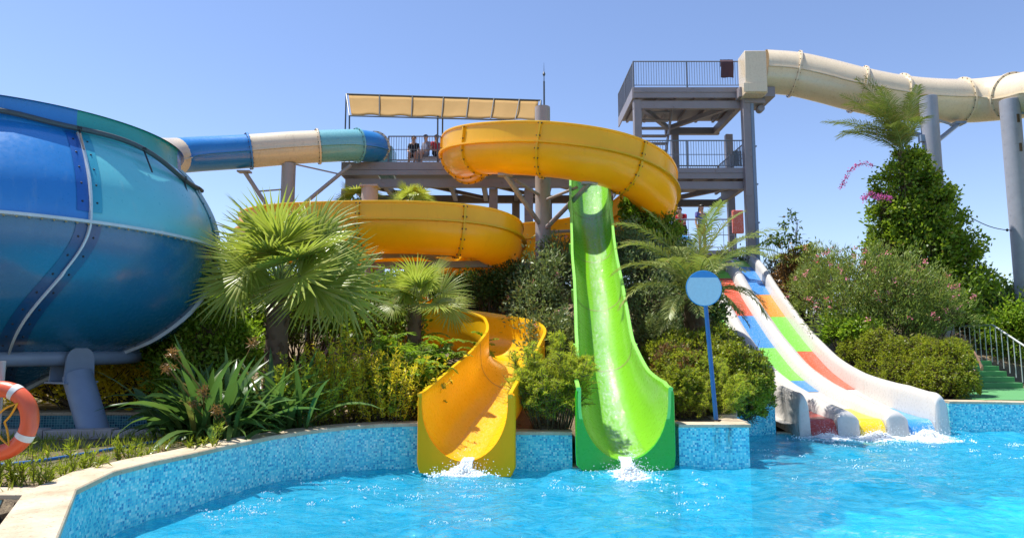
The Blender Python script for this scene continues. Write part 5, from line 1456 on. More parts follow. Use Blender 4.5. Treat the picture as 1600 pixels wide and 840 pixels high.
def palm_trunk(root, base, top, r0, r1, seed, frayed=True):
    m = MB(); b, t = Vector(base), Vector(top); rng = random.Random(seed); rows = []; n = 18; k = 22
    for i in range(k+1):
        f = i/k; c = b.lerp(t, f); rr = r0+(r1-r0)*f
        rows.append([(c.x+rr*(1+.12*((i+j) % 2)+rng.uniform(-.04,.04))*math.cos(2*PI*j/n), c.y+rr*(1+.12*((i+j) % 2))*math.sin(2*PI*j/n), c.z) for j in range(n)])
    m.grid(rows, cv=True)
    if frayed:
        for i in range(90):
            f = rng.random()**.6; a = rng.uniform(0, 2*PI); c = b.lerp(t, f); rr = (r0+(r1-r0)*f); p = c+Vector((math.cos(a), math.sin(a), 0))*rr; d = Vector((math.cos(a)*.6, math.sin(a)*.6, .8)); s = Vector((-math.sin(a), math.cos(a), 0))*.045
            m.poly([p-s, p+s, p+d*.14+s*.4, p+d*.14-s*.4]); 
    return m.build('trunk', M['bark'], root, smoothang=20)
# ---- big fan palm
def fan_palm(label, base, crown, leaves, seed, r0=.17, group=None, R=(.98,1.25), pl=(.8,1.2), trunk=True, nseg=40):
    rng = np.random.default_rng(seed); root = thing('fan_palm', base, label, 'palm tree', group)
    if trunk: palm_trunk(root, base, crown, r0*1.15, r0, seed)
    for lf_ in leaves:
        az, el = lf_[:2]; rl_ = lf_[2]+rng.normal()*.15 if len(lf_) > 2 else rng.normal()*.5
        sc_ = 1-.35*max(0, -math.cos(az))*(1 if el < 1.1 else .4)
        V, Q, mi = fan_arrays(np.array(crown)+rng.normal(size=3)*np.array([.05,.05,.04]), az+rng.normal()*.06, el, rng.uniform(*pl)*sc_, rng.uniform(*R)*(.4+.6*sc_), rng, nseg=nseg, roll=rl_, fold=rng.uniform(.2,.7), droop=rng.uniform(.05,.45))
        np_mesh('frond', V, Q, [M['lf_fan'], M['petiole']], root, midx=mi)
    return root
p = at(434, 492, 12.5); base = (p.x, p.y, ground_z(p.x, p.y)-.05)
lv = [(.1,.95,1.3), (-.25,.5,1.25), (.25,1.25,1.1), (-.5,.15,1.0), (PI,1.0,-1.3), (PI+.25,.55,-1.2), (PI-.25,1.3,-1.0), (PI+.5,.1,-1.0), (-PI/2+.35,1.25,.3), (-PI/2-.45,1.2,-.3), (-PI/2+.1,.8,.1), (-PI/2+.75,.85,.7), (-PI/2-.8,.8,-.7), (-PI/2,1.5,.0), (PI/2,.9,.3), (PI/2+.7,1.1,.5), (PI/2-.7,.7,-.5), (-.9,.3,.6), (.0,.15,1.4)]
fan_palm('big fan palm with a brown trunk in front of the lower yellow loop', base, (p.x, p.y, p.z+.55), lv, 3)
p = at(648, 468, 14.6); base = (p.x, p.y, ground_z(p.x, p.y)-.05)
fan_palm('smaller fan palm right of the big one, behind the fern leaved shrubs', base, (p.x, p.y, p.z-.2), [(-PI/2+.3,1.1,.2),(-PI/2-.6,.9,-.3),(-PI/2,1.45,0),(0.1,.8,1.2),(PI,.8,-1.2),(.2,.3,1.1),(PI+.2,.3,-1.1),(-PI/2+.8,.4,.6),(PI/2,.9,.2),(-.5,1.2,.9),(PI+.6,1.2,-.9)], 5, r0=.13, R=(.62,.85), pl=(.5,.8))
for i, (px, py, lab) in enumerate(((556, 312, 'distant fan palm left of the short pale column'), (640, 312, 'distant fan palm right of the short pale column'))):
    p = at(px, py, 24.9); base = (p.x, p.y, ground_z(p.x, p.y)-.05)
    fan_palm(lab, base, (p.x, p.y, p.z-.1), [(a, e) for a, e in zip(np.arange(12)*2.4, [.2,.5,.8,1.1,.3,.6,.9,.1,.4,1.2,.0,.7])], 20+i, r0=.14, R=(.6,.8), pl=(.45,.7), nseg=28, group='distant fan palms')
p = at(1243, 398, 24.5); base = (p.x, p.y, ground_z(p.x, p.y)-.05)
fan_palm('small fan palm with a skirt of dead leaves above the top of the white slide', base, (p.x, p.y, p.z-.1), [(a, e) for a, e in zip(np.arange(11)*2.4, [.2,.5,.8,.05,.3,.6,.1,.1,.4,.0,.3])], 25, r0=.2, R=(.6,.8), pl=(.4,.6), nseg=28)
# ---- date palm in the middle
def date_palm(label, base, crown, fr, seed, L, r0=.24, ll=.42, n=46, group=None, wind=(0,0,0), mat='lf_date'):
    rng = np.random.default_rng(seed); root = thing('date_palm', base, label, 'palm tree', group); palm_trunk(root, base, crown, r0*1.2, r0, seed)
    for (az, el, dr, s) in fr:
        V, Q, mi = frond_arrays(np.array(crown)+rng.normal(size=3)*.06, az+rng.normal()*.08, el, L*s, rng, droop=dr, ll=ll, n=n, wind=wind)
        np_mesh('frond', V, Q, [M[mat], M['petiole']], root, midx=mi)
    return root
p = at(1088, 468, 15.2); base = (p.x, p.y, ground_z(p.x, p.y)-.05)
fr = [(0, 1.0, 1.2, .95), (PI, .8, 1.5, 1), (-.4, .95, 1.3, .95), (PI+.4, .95, 1.35, 1), (-.9, .9, 1.5, .95), (PI+.9, .9, 1.5, .95), (.4, 1.0, 1.2, 1.1), (PI-.5, 1.05, 1.1, 1.05), (-PI/2, 1.0, 1.9, .9), (PI/2, 1.1, 1.0, 1), (.2, 1.3, .8, 1.1), (PI-.2, 1.35, .7, 1.1), (-1.2, 1.3, .8, 1.0),
      (-.5, .3, 1.3, .8), (PI+.15, .35, 1.4, .95), (-.8, .2, 1.4, .85), (PI+.8, .1, 1.2, .8), (-PI/2+.3, .1, 1.1, .7), (-PI/2-.3, .0, 1.0, .7), (-.5, -.3, .8, .7), (PI+.5, -.35, .7, .7), (.1, 1.15, 1.1, 1.05), (.7, .8, 1.2, 1.1), (PI/2+.5, .9, 1.2, 1.0), (-.1, 1.1, 1.2, 1.2), (PI+.1, 1.1, 1.15, 1.15)]
date_palm('date palm with arching feather fronds behind the round sign', base, (p.x, p.y, p.z+.15), fr, 8, 2.15, n=54)
# ---- columnar vine covered tree with a palm top
p = at(1412, 238, 22.6); bx = at(1435, 470, 22.6); base = (bx.x, bx.y, ground_z(bx.x, bx.y)-.05)
fr = [(PI+.3, 1.0, 1.6, .8), (PI-.4, 1.1, 1.7, .9), (PI, .85, 1.3, .9), (-PI/2-.6, 1.0, 1.6, .7), (-PI/2+.2, 1.1, 1.5, .6), (PI+.1, 1.05, .9, 1), (PI-.3, .9, .8, 1.05), (PI+.5, 1.2, .8, .95), (PI/2+.6, 1.3, .4, 1), (PI, 1.35, .5, 1.1), (-PI/2-.5, 1.25, .7, .95), (PI/2, 1.45, .2, 1), (0.2, 1.4, .4, .8), (PI+.2, .75, .8, .95), (PI-.1, 1.15, .5, 1.05), (PI+.7, .95, .9, .9), (-.5, 1.25, .6, .6), (PI+.15, .55, .55, .85), (-PI/2, 1.2, .5, .8), (PI-.2, 1.45, .25, 1.1)]
date_palm('wind blown palm top rising out of the vine covered tree', base, (p.x, p.y, p.z), fr, 12, 2.75, r0=.17, ll=.52, n=44, wind=(-.30,0,-.05), mat='lf_olive')
def B_(px, py, Y, rx, ry, rz, wt=1): q = at(px, py, Y); return ((q.x, q.y, q.z), (rx, ry, rz), wt)
tree_blobs = [B_(1440,470,22.4,1.65,1.5,1.5,2.2), B_(1434,405,22.5,1.4,1.3,1.3,2.0), B_(1412,345,22.5,.85,1.0,1.05,1.1), B_(1455,350,22.5,.95,1.0,1.05,1.2), B_(1412,292,22.5,.85,.9,.85,.9), B_(1492,395,22.5,.85,.9,1.1,.8), B_(1424,258,22.6,.6,.6,.6,.45), B_(1505,440,22.4,.9,.9,1.0,.8), B_(1455,310,22.5,.75,.8,.8,.6), B_(1380,400,22.3,.6,.7,1.0,.6), B_(1385,330,22.4,.35,.5,.45,.3)]
shrub('climbing_vine', 'tall column of bougainvillea with magenta tufts climbing round the palm', 'vine', tree_blobs, 36000, .135, .09, 'lf_mid', base=base, seed=31, clumps=70, clumpr=.12, lumpy=.6, twigs=16, core=.45, lf=3.0)
rng = np.random.default_rng(5)
def spray(path, n, sp, mat, L, W, lab, cat_, base):
    path = np.array(path); s = rng.uniform(.2, 1, n)*(len(path)-1); i = np.minimum(s.astype(int), len(path)-2); f = (s-i)[:, None]; pos = path[i]*(1-f)+path[i+1]*f+rng.normal(size=(n, 3))*sp
    root = thing('flower_spray', base, lab, cat_)
    V, Q = leaf_arrays(pos, rng.normal(size=(n, 3)), rng.normal(size=(n, 3)), np.full(n, L), np.full(n, W)); np_mesh('blossom', V, Q, M[mat], root)
    V, Q, _ = cat(tubes_q([path], .012, .004, 4)); np_mesh('stem', V, Q, M['twig'], root)
pts = [tuple(at(px, py, 22)) for px, py in ((1378,262),(1362,258),(1345,255),(1330,264),(1320,280),(1312,296))]
spray(pts, 170, .035, 'petal_mag', .07, .045, 'thin magenta flower spray arching left from the vine covered tree', 'flowers', pts[0])
pts = [tuple(at(px, py, 21.4)) for px, py in ((1398,310),(1388,308),(1378,306),(1368,309))]
spray(pts, 110, .045, 'petal_mag', .07, .05, 'magenta flower tuft on the upper left of the vine covered tree', 'flowers', pts[0])
pts = [tuple(at(px, py, 21.6)) for px, py in ((1366,303),(1360,303),(1354,307),(1349,312))]
spray(pts, 90, .06, 'petal_mag', .07, .05, 'small magenta flower tuft at the left edge of the vine covered tree', 'flowers', pts[0])
# ---- oleander, hedges and other shrubs on the right
ol = [B_(1310,455,21.5,1.2,1.2,1.2,1), B_(1360,450,20.6,1.2,1.2,1.25,1.2), B_(1415,468,20.2,1.25,1.2,1.2,1.2), B_(1465,490,20.0,.95,1.1,.95,.8), B_(1330,490,20.8,1.2,1.2,1.1,1), B_(1400,510,20.0,1.3,1.1,1.0,1), B_(1285,430,23,.9,.9,1.0,.6), B_(1275,470,22.5,.9,.9,1.1,.6)]
shrub('oleander_bush', 'large oleander bush with scattered pink flowers right of the white slide', 'bush', ol, 24000, .15, .034, 'lf_olea', seed=41, clumps=110, clumpr=.11, jitter=.55, up=.75, flowers=('petal_pink', 105, .055, .05), twigs=10, lumpy=.4, core=.5)
hd = []
for k in range(9):
    f = k/8; px = 1345+f*170; Y = 19.3-f*2.6; hd.append(B_(px, 566+f*12, Y, .80, .8, .78+.03*f, 1))
hd2 = [B_(1340,552,19.7,.5,.5,.5), B_(1372,545,19.0,.52,.5,.55), B_(1405,556,18.2,.48,.5,.5), B_(1372,585,18.8,.55,.5,.6), B_(1408,590,17.8,.55,.5,.65), B_(1440,552,17.6,.42,.45,.42), B_(1438,592,17.3,.5,.5,.65)]
hd3 = [B_(1462,566,17.0,.5,.5,.5), B_(1486,562,16.6,.42,.5,.46), B_(1474,600,16.3,.5,.55,.62), B_(1496,594,16.3,.38,.5,.66), B_(1455,598,16.7,.45,.5,.6), B_(1490,548,16.9,.3,.35,.3)]
shrub('clipped_hedge', 'clipped yellow green hedge right of the white slide, farther half', 'hedge', hd2, 22000, .055, .042, 'lf_hedge', seed=42, clumps=420, clumpr=.06, lumpy=.22, shell=(.9,1.02), floor=.6, jitter=.9, twigs=8, core=.75, lf=4)
shrub('clipped_hedge', 'clipped box hedge with a rounded end beside the green steps', 'hedge', hd3, 24000, .055, .042, 'lf_hedge', seed=43, clumps=420, clumpr=.06, lumpy=.2, shell=(.9,1.02), floor=.6, jitter=.9, twigs=8, core=.75, lf=4)
shrub('leafy_shrub', 'bright green leafy shrub between the white slide wall and the oleander', 'shrub', [B_(1320,520,20.4,.6,.6,.6), B_(1345,522,19.8,.5,.5,.5)], 3000, .15, .07, 'lf_fern', seed=44, clumps=40)
shrub('dark_tree', 'dark leafy tree behind the oleander at the far right', 'tree', [B_(1545,490,26,1.6,1.5,1.3), B_(1590,500,26,1.5,1.5,1.2), B_(1510,500,26,1.2,1.2,1.2), B_(1640,490,26,1.6,1.5,1.4)], 14000, .18, .09, 'lf_dark', seed=45, clumps=60, core=.6)
shrub('leafy_shrub', 'yellow green shrub behind the stair railing at the right edge', 'shrub', [B_(1585,505,23.6,.9,.8,.8), B_(1620,500,23.4,1.0,.9,1.0), B_(1560,530,23.9,.8,.7,.9), B_(1600,545,23.6,1,.7,.9)], 9000, .15, .06, 'lf_fern', seed=46, clumps=46, core=.5)
shrub('small_tree', 'airy little tree with drooping leaflets above the white slide', 'tree', [B_(1238,352,24.2,.32,.3,.45), B_(1222,375,24.2,.45,.4,.3), B_(1205,378,24.2,.35,.3,.25), B_(1244,380,24.2,.4,.3,.35)], 420, .17, .075, 'lf_dark', seed=47, clumps=24, droop=.9, jitter=.5, twigs=5)
shrub('dry_bush', 'brownish bush of half dry leaves right of the top of the white slide', 'bush', [B_(1245,430,24.3,.75,.7,.75), B_(1230,455,24.3,.6,.6,.8), B_(1265,452,24.2,.6,.6,.8)], 4500, .13, .07, 'lf_brown', seed=48, clumps=60, core=.5)
# ---- hedges between the green and the white slide
shrub('clipped_hedge', 'clipped hedge with brown patches in front of the date palm', 'hedge', [B_(1036,566,14.4,.45,.6,.45), B_(1062,550,14.4,.45,.6,.42), B_(1090,560,14.0,.5,.6,.5), B_(1120,548,14.2,.5,.6,.5), B_(1085,596,12.8,.5,.5,.5), B_(1060,585,13.3,.45,.5,.5)], 26000, .055, .042, 'lf_hedge', seed=51, clumps=420, clumpr=.07, lumpy=.25, shell=(.88,1.02), jitter=.9, twigs=8, core=.7, lf=4)
shrub('dry_bush', 'clipped bush of reddish brown dry twigs next to the green slide', 'bush', [B_(1052,566,13.4,.36,.4,.34), B_(1075,582,12.8,.35,.35,.33)], 4500, .06, .03, 'lf_brown', seed=52, clumps=120, clumpr=.08, core=.6)
shrub('box_bush', 'round dark green clipped bush at the right foot of the green slide', 'bush', [B_(1066,618,12.2,.36,.36,.48)], 8000, .05, .036, 'lf_hedge', seed=53, clumps=240, clumpr=.07, core=.7)
shrub('clipped_hedge', 'tall clipped hedge end overhanging the water left of the white slide', 'hedge', [B_(1142,572,13.4,.42,.5,.44), B_(1170,580,13.6,.40,.5,.44), B_(1150,612,13.1,.48,.5,.5), B_(1176,612,13.4,.36,.5,.5), B_(1165,636,13.3,.34,.45,.3)], 24000, .055, .04, 'lf_hedge', seed=54, clumps=460, clumpr=.06, shell=(.9,1.02), jitter=.9, twigs=8, core=.75, lf=4)
q = on_z(1098, 655, .66); stem_shrub('feathery_shrub', 'pale feathery shrub round the foot of the sign pole', 'shrub', (q.x, q.y+.25, .62), 60, 1.0, (.85,.5), .055, .007, 'lf_feather', 61, per=40, plume=9, lean=(.12,0), stemr=.006)
q = on_z(1138, 655, .66); stem_shrub('feathery_shrub', 'yellow green feathery shrub leaning right of the sign pole', 'shrub', (q.x-.15, q.y+.45, .62), 50, 1.15, (.7,.5), .055, .007, 'lf_feather', 62, per=40, plume=9, lean=(.22,0), stemr=.006)
q = on_z(866, 672, .56); stem_shrub('feathery_shrub', 'tall feathery tamarisk shrub between the yellow and green slide mouths', 'shrub', (q.x, q.y+.55, .58), 95, 1.72, (.72,.55), .07, .009, 'lf_feather', 63, per=46, plume=11, lean=(.0,-.02), stemr=.009)
shrub('dark_bush', 'dark evergreen bush behind the feathery shrub, left of the green slide', 'bush', [B_(855,455,18.2,.85,.8,1.15), B_(835,500,17.4,.8,.7,1.0), B_(872,420,19.0,.6,.7,.9), B_(862,540,16.0,.7,.6,.8)], 12000, .12, .045, 'lf_grey', seed=71, clumps=90, core=.6, jitter=.7, up=.5, flowers=('petal_pink', 14, .04, .03))
shrub('dark_bush', 'brownish dark bush below the right end of the lower yellow loop', 'bush', [B_(800,446,18.9,.75,.55,.62), B_(752,452,19.1,.75,.5,.5), B_(835,462,18.4,.55,.5,.6), B_(700,455,19.2,.6,.45,.4)], 12000, .10, .045, 'lf_dark', seed=77, clumps=90, core=.65)
shrub('dark_bush', 'shadowy dark bush under the lower yellow loop', 'bush', [B_(770,450,23.5,1.6,1.2,.9), B_(700,470,23.8,1.5,1,1.0), B_(735,445,24.5,1.6,1,.7), B_(800,470,21.9,1.2,.7,1.2)], 14000, .14, .06, 'lf_dark', seed=72, clumps=70, core=.6)
shrub('dark_bush', 'grey green bush right of the green slide, below the vine', 'bush', [B_(1005,440,18.4,.85,.8,1.1), B_(1025,490,17.4,.7,.8,.9), B_(985,400,19.2,.55,.7,.9), B_(1030,420,19.4,.8,.8,.9), B_(1030,530,16.0,.5,.6,.5)], 14000, .11, .042, 'lf_grey', seed=73, clumps=110, core=.6, up=.5)
shrub('climbing_vine', 'sunlit vine hanging under the upper yellow loop', 'vine', [B_(992,312,20.6,.33,.35,.42,.9), B_(1000,345,20.6,.5,.5,.5,1.2), B_(1020,375,20.4,.8,.6,.6,1.5), B_(985,330,20.6,.3,.3,.4,.7), B_(1040,362,20.6,.5,.5,.45,1.)], 8500, .10, .065, 'lf_fern', base=(4.1,20.6,2.5), seed=74, clumps=90, clumpr=.16, core=.55)
m = MB(); m.tube([(at(1020,330,21.0).x, 21.0, ground_z(4.3,21)-.4), at(1020,316,21.0)], .09, 12); tag(m.build('support_post', M['steel_light'], base=(4.3,21,3)), 'thin pale post holding up the outer end of the upper yellow loop', 'post')
shrub('dark_bush', 'dark green bushes on the bank behind the date palm', 'bush', [B_(1060,440,20.5,.7,.9,1.0), B_(1050,450,19.0,.8,1,.9), B_(1185,432,26.6,1.2,1,.8), B_(1095,490,17.6,.55,.7,.8)], 13000, .13, .06, 'lf_dark', seed=75, clumps=70, core=.6)
shrub('dark_bush', 'dark hedge along the foot of the platform, right of the central column', 'bush', [B_(960,400,24.5,1.6,.9,.9), B_(880,408,24.6,1.6,.9,.8), B_(1030,405,23.6,1.2,.9,.8), B_(820,420,24.8,1.4,.9,.7)], 12000, .14, .06, 'lf_dark', seed=76, clumps=70, core=.6)
# ---- left bank
shrub('yellow_shrub', 'green small leaved bush between the bowl and the big fan palm', 'shrub', [B_(275,540,13.2,.6,.5,.7), B_(330,545,12.8,.65,.5,.75), B_(375,560,13.0,.5,.5,.6), B_(300,590,12.6,.7,.5,.5)], 13000, .11, .045, 'lf_fern', seed=85, clumps=130, jitter=.8, twigs=16, core=.5)
shrub('dark_bush', 'dark leafy bush under the right side of the bowl', 'bush', [B_(310,520,15.4,.7,.6,.8), B_(275,555,14.6,.6,.5,.6), B_(350,505,15.4,.8,.7,.8)], 9000, .12, .06, 'lf_mid', seed=81, clumps=80, core=.55)
shrub('yellow_shrub', 'bright yellow leaved shrub row behind the bowl legs', 'shrub', [B_(120,600,14.4,1.1,.6,.75), B_(190,595,14.2,.9,.6,.8), B_(255,590,13.9,.8,.6,.8), B_(60,600,14.6,1.0,.6,.75), B_(310,570,13.6,.7,.6,.8), B_(0,590,14.7,1.0,.6,.8)], 11000, .14, .06, 'lf_yellow', seed=82, clumps=90, jitter=.8, twigs=22)
shrub('dark_bush', 'green bush behind the yellow shrub row at the far left', 'bush', [B_(60,565,18,1.6,1,1.2), B_(150,560,17.6,1.5,1,1.3), B_(230,550,17.4,1.2,1,1.3), B_(-30,565,18,1.6,1,1.2)], 12000, .14, .07, 'lf_mid', seed=83, clumps=70, core=.6)
shrub('dark_bush', 'deep green bushes behind the trunk of the big fan palm', 'bush', [B_(400,500,15.5,.9,.8,1.0), B_(470,500,15.8,1,.8,1.0), B_(540,490,16.2,1.1,.8,1.0), B_(600,500,15.4,.9,.8,1.0), B_(360,470,17.5,1,.8,1.2), B_(480,460,17.2,1.2,.8,.9)], 16000, .13, .065, 'lf_mid', seed=84, clumps=80, core=.6)
for i, (px, Y, h, sx, lab, mt) in enumerate(((545,12.1,1.75,1.2,'golden yellow bamboo like shrub at the middle of the left bank','lf_yellow'), (610,11.9,1.45,1.1,'lower golden shrub next to the yellow slide','lf_yellow'), (485,11.6,1.35,.9,'yellow green stems right of the strap leaved plant','lf_feather'), (585,12.9,1.85,1.2,'taller olive yellow shrub behind the golden ones','lf_fern'))):
    x = (px-800)*Y/F; stem_shrub('bamboo_shrub', lab, 'shrub', (x, Y, .6), 85, h, (sx,.8), .085, .027, mt, 90+i, per=60, droop=.2, stemr=.006, lean=(-.02,-.03))
# fern leaved shrubs (compound leaves) by the yellow slide
def fern_shrub(label, base, n, h, spread, seed, ll=.16, L=.7, mat='lf_fern', lean=(0,0)):
    rng = np.random.default_rng(seed); root = thing('fern_shrub', base, label, 'shrub'); its = []; stems = []
    for k in range(n):
        a = rng.uniform(0, 2*PI); q = rng.random()**.5; b = np.array([base[0]+spread*.2*q*math.cos(a), base[1]+spread*.15*q*math.sin(a), base[2]-.05]); tip = np.array([base[0]+spread*.5*q*math.cos(a)+lean[0], base[1]+spread*.4*q*math.sin(a)+lean[1], base[2]+h*rng.uniform(.55,1)*(1-.2*q)])
        t = np.linspace(0, 1, 6)[:, None]; P = b*(1-t)+tip*t+np.sin(t*PI)*np.array([0,0,.06]); stems.append(P)
        for j in range(7):
            f = rng.uniform(.35, 1); p0 = b*(1-f)+tip*f; V, Q, mi = frond_arrays(p0, rng.uniform(0, 2*PI), rng.uniform(.0, .8), L*rng.uniform(.5,1), rng, droop=rng.uniform(.6,1.3), n=14, ll=ll, lw=.045, vee=.2); its.append((V, Q))
    V, Q, _ = cat(its); np_mesh('foliage', V, Q, M[mat], root); V, Q, _ = cat(tubes_q(stems, .012, .005, 5)); np_mesh('stems', V, Q, M['twig'], root)
fern_shrub('fern leaved shrub spilling over the left rim of the yellow slide', (-1.75, 13.3, .65), 24, 1.7, 1.4, 101)
fern_shrub('fern leaved shrub left of the one over the yellow slide rim', (-2.2, 13.8, .7), 24, 1.8, 1.6, 102)
fern_shrub('low fern leaved shrub between the golden shrub and the yellow slide wall', (-1.95, 12.2, .62), 18, 1.2, 1.0, 103)
fern_shrub('slender fern leaved sapling standing in front of the orange slide bend', (-.95, 15.2, .9), 5, 1.75, .9, 104, L=.5, ll=.13)
# strap leaved plant
def strap_plant(label, base, n, L, W, seed, name='strap_leaf_plant', spread=1.0):
    rng = np.random.default_rng(seed); root = thing(name, base, label, 'plant'); V, Q = [], []
    for k in range(n):
        a = rng.uniform(0, 2*PI); h = np.array([math.cos(a), math.sin(a), 0]); s = np.array([-math.sin(a), math.cos(a), 0]); ln = L*rng.uniform(.6, 1.1); el = rng.uniform(.5, 1.45); dr = rng.uniform(.5, 1.6)*(1.5-el*.6); p = np.array(base)+np.array([rng.normal()*.16*spread, rng.normal()*.12*spread, -.03]); w = W*rng.uniform(.7, 1.15); b = len(V); m = 9
        tw_ = rng.normal()*.5
        for i in range(m):
            t = i/(m-1); e = el-dr*t**1.5; 
            if i: p = p+(h*math.cos(e)+np.array([0,0,math.sin(e)]))*ln/(m-1)
            ww = w*min(1, .35+t*1.6)*(1-max(0, t-.55)/.45)**.7+.002; nrm = -h*math.sin(e)+np.array([0,0,math.cos(e)]); s2 = s*math.cos(tw_*t)+nrm*math.sin(tw_*t); n2 = np.cross(s2, h*math.cos(e)+np.array([0,0,math.sin(e)]))
            V += [p-s2*ww*.5+nrm*ww*.14, p, p+s2*ww*.5+nrm*ww*.14]
            if i:
                for c in range(2): Q.append((b+(i-1)*3+c, b+(i-1)*3+c+1, b+i*3+c+1, b+i*3+c))
    np_mesh('foliage', V, Q, M['lf_strap'], root, smooth=True)
    return root
strap_plant('large dark strap leaved plant on the bank behind the coping', (-4.35, 10.0, .6), 150, 1.45, .115, 111, spread=1.7)
strap_plant('strap leaved plant to the right of the large dark one, leaves bending right', (-3.75, 10.85, .6), 140, 1.35, .105, 112, spread=1.9)
strap_plant('strap leaved plant nearest the bowl leg, half in shade', (-5.0, 10.9, .6), 46, 1.1, .13, 113, spread=1.3)
rng = np.random.default_rng(9)
root = thing('dry_flower_heads', (-4.1, 9.6, .6), 'dry brown flower heads among the dark strap leaves', 'flowers')
for px, py, Y in ((270,552,9.5),(395,535,9.7),(300,630,9.2),(318,612,9.3),(262,575,9.6),(340,640,9.2)):
    q = np.array(at(px, py, Y)); k = 60; V, Q = leaf_arrays(q+rng.normal(size=(k,3))*.03, rng.normal(size=(k,3)), rng.normal(size=(k,3)), np.full(k,.09), np.full(k,.015)); np_mesh('flower_head', V, Q, M['lf_brown'], root)
    b = np.array([-4.1+rng.normal()*.1, 9.8, .6]); V, Q, _ = cat(tubes_q([np.stack([b, (b+q)/2+np.array([0,0,.1]), q])], .01, .006, 5)); np_mesh('stem', V, Q, M['lf_brown'], root)
# weeds along the coping: taller ones are single plants
wd = [(5,722,6.4,.34),(35,712,6.6,.30),(55,708,6.7,.36),(85,712,6.6,.50),(92,722,6.5,.28),(118,702,7.0,.30),(138,694,7.2,.42),(150,690,7.3,.34),(165,690,7.4,.30),(205,683,7.9,.34),(222,680,8.0,.36),(232,675,8.2,.28),(345,655,8.8,.42),(318,660,8.7,.3)]
for i, (px, py, Y, h) in enumerate(wd):
    q = at(px, py, Y); x, y = q.x-.12, q.y
    stem_shrub('weed', 'yellow green weed growing behind the coping in the left foreground', 'weed', (x, y, .6), 4, h, (.16,.12), .085, .017, 'lf_weed', 120+i, per=26, stemr=.005, group='weeds behind the left coping', droop=.1, up=.9)
# grass and leaf litter
rng = np.random.default_rng(77); N = 16000
X = rng.uniform(-9, -1.6, N); Y = rng.uniform(5.6, 13, N); keep = []
LP = [Vector(p) for p in LEFT]
for i in range(N):
    x, y = X[i], Y[i]
    if inside(x, y, POOL): continue
    d = min((Vector((x, y))-((a+(b_-a)*min(1, max(0, (Vector((x, y))-a).dot(b_-a)/(b_-a).length_squared))))).length for a, b_ in zip(LP, LP[1:]))
    if d < .52 or y < 5.85: continue
    if noise.noise(Vector((x*1.3, y*1.3, 2))) < -.12 and d > 1.0: continue
    keep.append((x, y, ground_z(x, y)))
K = np.array(keep); n = len(K); ax = rng.normal(size=(n,3))*.45+np.array([0,0,1]); V, Q = leaf_arrays(K, ax, rng.normal(size=(n,3)), rng.uniform(.05,.20,n), rng.uniform(.006,.014,n))
tag(np_mesh('grass', V, Q, M['lf_weed']), 'thin grass growing on the soil of the left bank', kind='stuff')
N = 9000; X = rng.uniform(-9, 9, N); Y = rng.uniform(8, 20, N); P = np.array([(x, y, ground_z(x, y)+.012) for x, y in zip(X, Y) if not inside(x, y, grow(POOL, -.0) if False else POOL) and not (5.4 < x < 10)])
P = np.array([p for p in P if min((Vector((p[0],p[1]))-q).length for q in LP) > .55]); n = len(P)
V, Q = leaf_arrays(P, rng.normal(size=(n,3))*np.array([1,1,.12]), np.array([0,0,1.])+rng.normal(size=(n,3))*.25, rng.uniform(.04,.11,n), rng.uniform(.02,.05,n))
tag(np_mesh('leaf_litter', V, Q, M['lf_brown']), 'dry leaves scattered over the soil bank', kind='stuff')
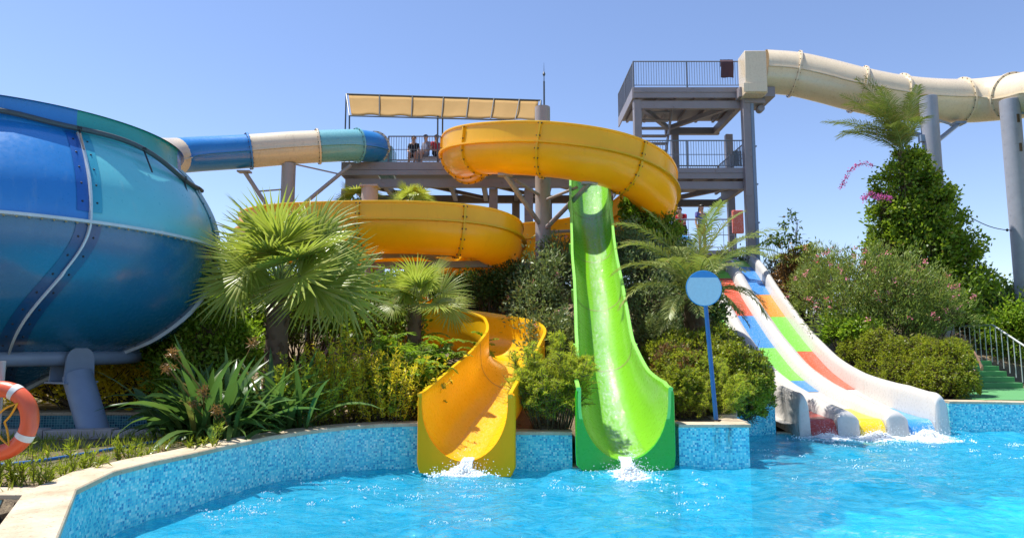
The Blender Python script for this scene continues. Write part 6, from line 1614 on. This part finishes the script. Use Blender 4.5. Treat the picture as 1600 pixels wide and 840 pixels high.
# ================================================================== splashes
def splash(label, x, y, w, seed, big=1.0, jet=None):
    """white water: a low heap of bubbles where the water lands, drops thrown around it and the falling sheet"""
    rng = np.random.default_rng(seed); root = thing('water_splash', (x, y, 0), label, 'splash'); m = MB()
    for k in range(int(1300*big)):
        r = abs(rng.normal())*.28*w; a = rng.uniform(0, 2*PI); px_, py_ = x+r*math.cos(a)*1.25-.15*w*abs(rng.normal())*.5, y-.05+r*math.sin(a)-.25*abs(rng.normal())*w*.5; h = .13*big*math.exp(-(r/(.22*w))**2)*rng.random()
        m.blob((px_, py_, h+.012), rng.uniform(.006, .022), 6)
    tag(m.build('foam_heap', M['drops'], root, smoothang=80), kind='stuff')
    m = MB()
    for k in range(int(600*big)):
        r = abs(rng.normal())*.42*w; a = rng.uniform(0, 2*PI); z = abs(rng.normal())*.13*big*math.exp(-r*.9/w)
        m.blob((x+r*math.cos(a), y-.1+r*math.sin(a)*.8, z+.015), rng.uniform(.003, .009), 4)
    tag(m.build('droplets', M['drops'], root, smoothang=80), kind='stuff')
    m = MB(); m.uv = []; nr, na = 10, 36; fw, fd = .95*w, 1.05*w
    P_ = [[(x-.12*w+fw*(i/nr)*math.cos(a), y-.30*w+fd*(i/nr)*math.sin(a)) for a in np.linspace(0, 2*PI, na, endpoint=False)] for i in range(nr+1)]
    rows = []
    for rw in P_:
        A = np.array(rw); Z = wave_field(A[:, :1], A[:, 1:])[:, 0]; rows.append([(p[0], min(p[1], y+.10), z+.010) for p, z in zip(rw, Z)])
    m.grid(rows, cv=True)
    for i in range(nr):
        for j in range(na): m.uv += [(1-i/nr, 0), (1-i/nr, 0), (1-(i+1)/nr, 0), (1-(i+1)/nr, 0)]
    tag(m.build('foam_patch', M['foam'], root, smoothang=80), kind='stuff')
    if jet:
        (jx, jy, jz, jw) = jet; rows = []; n = 16
        m = MB()
        for k in range(520):
            t = rng.random(); u = rng.uniform(-1, 1); zz = jz*(1-t*t)+.0; m.blob((jx+(x-jx)*t+u*jw*(.5+.15*t)+rng.normal()*.008, jy+(y-jy)*t+rng.normal()*.02, zz), rng.uniform(.004, .013), 5)
        tag(m.build('falling_drops', M['drops'], root, smoothang=80), kind='stuff')
        m = MB()
        for s in range(14):
            u = -1+2*s/13; pts = []
            for i in range(7):
                t = i/6; pts.append((jx+(x-jx)*t+u*jw*(.5+.12*t)+.01*math.sin(s*3+i), jy+(y-jy)*t+.012*math.sin(s*2.3+i*1.3), jz*(1-t*t)+.004))
            m.tube(pts, [rng.uniform(.006,.016) for _ in range(7)], 6)
        m.build('falling_streams', M['film_jet'], root, smoothang=80)
    return root
def jet_mat():
    t = NT('falling_water'); co = t.coord(); n = t.noise(40, 3, .7, co)
    b = t.bsdf((.9,.95,.97), .08); tp = t.n('BsdfTransparent'); mx = t.n('MixShader'); t.l(t.ramp(n, [(.35,(.25,.25,.25)),(.65,(.95,.95,.95))]), mx.inputs[0]); t.l(tp.outputs[0], mx.inputs[1]); t.l(b.outputs[0], mx.inputs[2]); return t.done(mx)
M['film_jet'] = jet_mat()
e = yfr[-1][0]; splash('white splash under the mouth of the yellow slide', e.x+.02, 10.55, .62, 201, 1.0, (e.x+.06, 10.84, .19, .15))
e = gfr[-1][0]; splash('white splash under the mouth of the green slide', e.x-.0, 10.42, .6, 202, 1.25, (e.x-.02, 10.84, .2, .16))
for k, (lx, lab) in enumerate(zip(LX, ('small splash below the dark red mat', 'foaming splash below the yellow mat', 'foaming splash below the blue mat'))): splash(lab, lx, 14.6, .95, 203+k, .8+.3*k)
# floating foam specks drifting away from the slides
m = MB(); rng = np.random.default_rng(300)
def wz(x, y): return float(wave_field(np.array([[x]]), np.array([[y]]))[0, 0])
for (x0_, y0_, sx_, sy_, n) in ((-1.5,9.4,.8,.5,110),(-2.3,8.6,.7,.4,80),(-3.2,7.9,.25,.25,60),(-1.2,8.2,1.0,.7,70),(1.7,9.4,.7,.5,110),(2.9,11.2,.7,.9,60),(5.5,12.0,1.2,.8,70),(9.0,13.3,1.1,.5,160),(7.5,13.4,.9,.35,120),(11,12.6,.8,.6,70),(.4,8.2,1.5,.8,60)):
    XY = rng.normal(size=(n, 2))*np.array([sx_, sy_])+np.array([x0_, y0_])
    ok_ = [(x, y) for x, y in XY if inside(x, y, POOL) and inside(x-.2, y+.1, POOL) and y < 14.3]
    if not ok_: continue
    A = np.array(ok_); Z = wave_field(A[:, :1], A[:, 1:])[:, 0]
    for (x, y), z in list(zip(ok_, Z))[::6]:
        k_ = int(rng.integers(2, 26)); L_ = .012*k_; an = rng.normal()*.5
        for q in range(k_):
            u = rng.normal()*L_*.5; v = rng.normal()*L_*.16
            m.blob((x+u*math.cos(an)-v*math.sin(an), y+u*math.sin(an)+v*math.cos(an), z+.004+abs(rng.normal())*.012), rng.uniform(.003, .013)*rng.uniform(.5, 1.2), 5)
tag(m.build('foam_specks', M['drops'], smoothang=80), 'white foam specks drifting on the pool', kind='stuff')
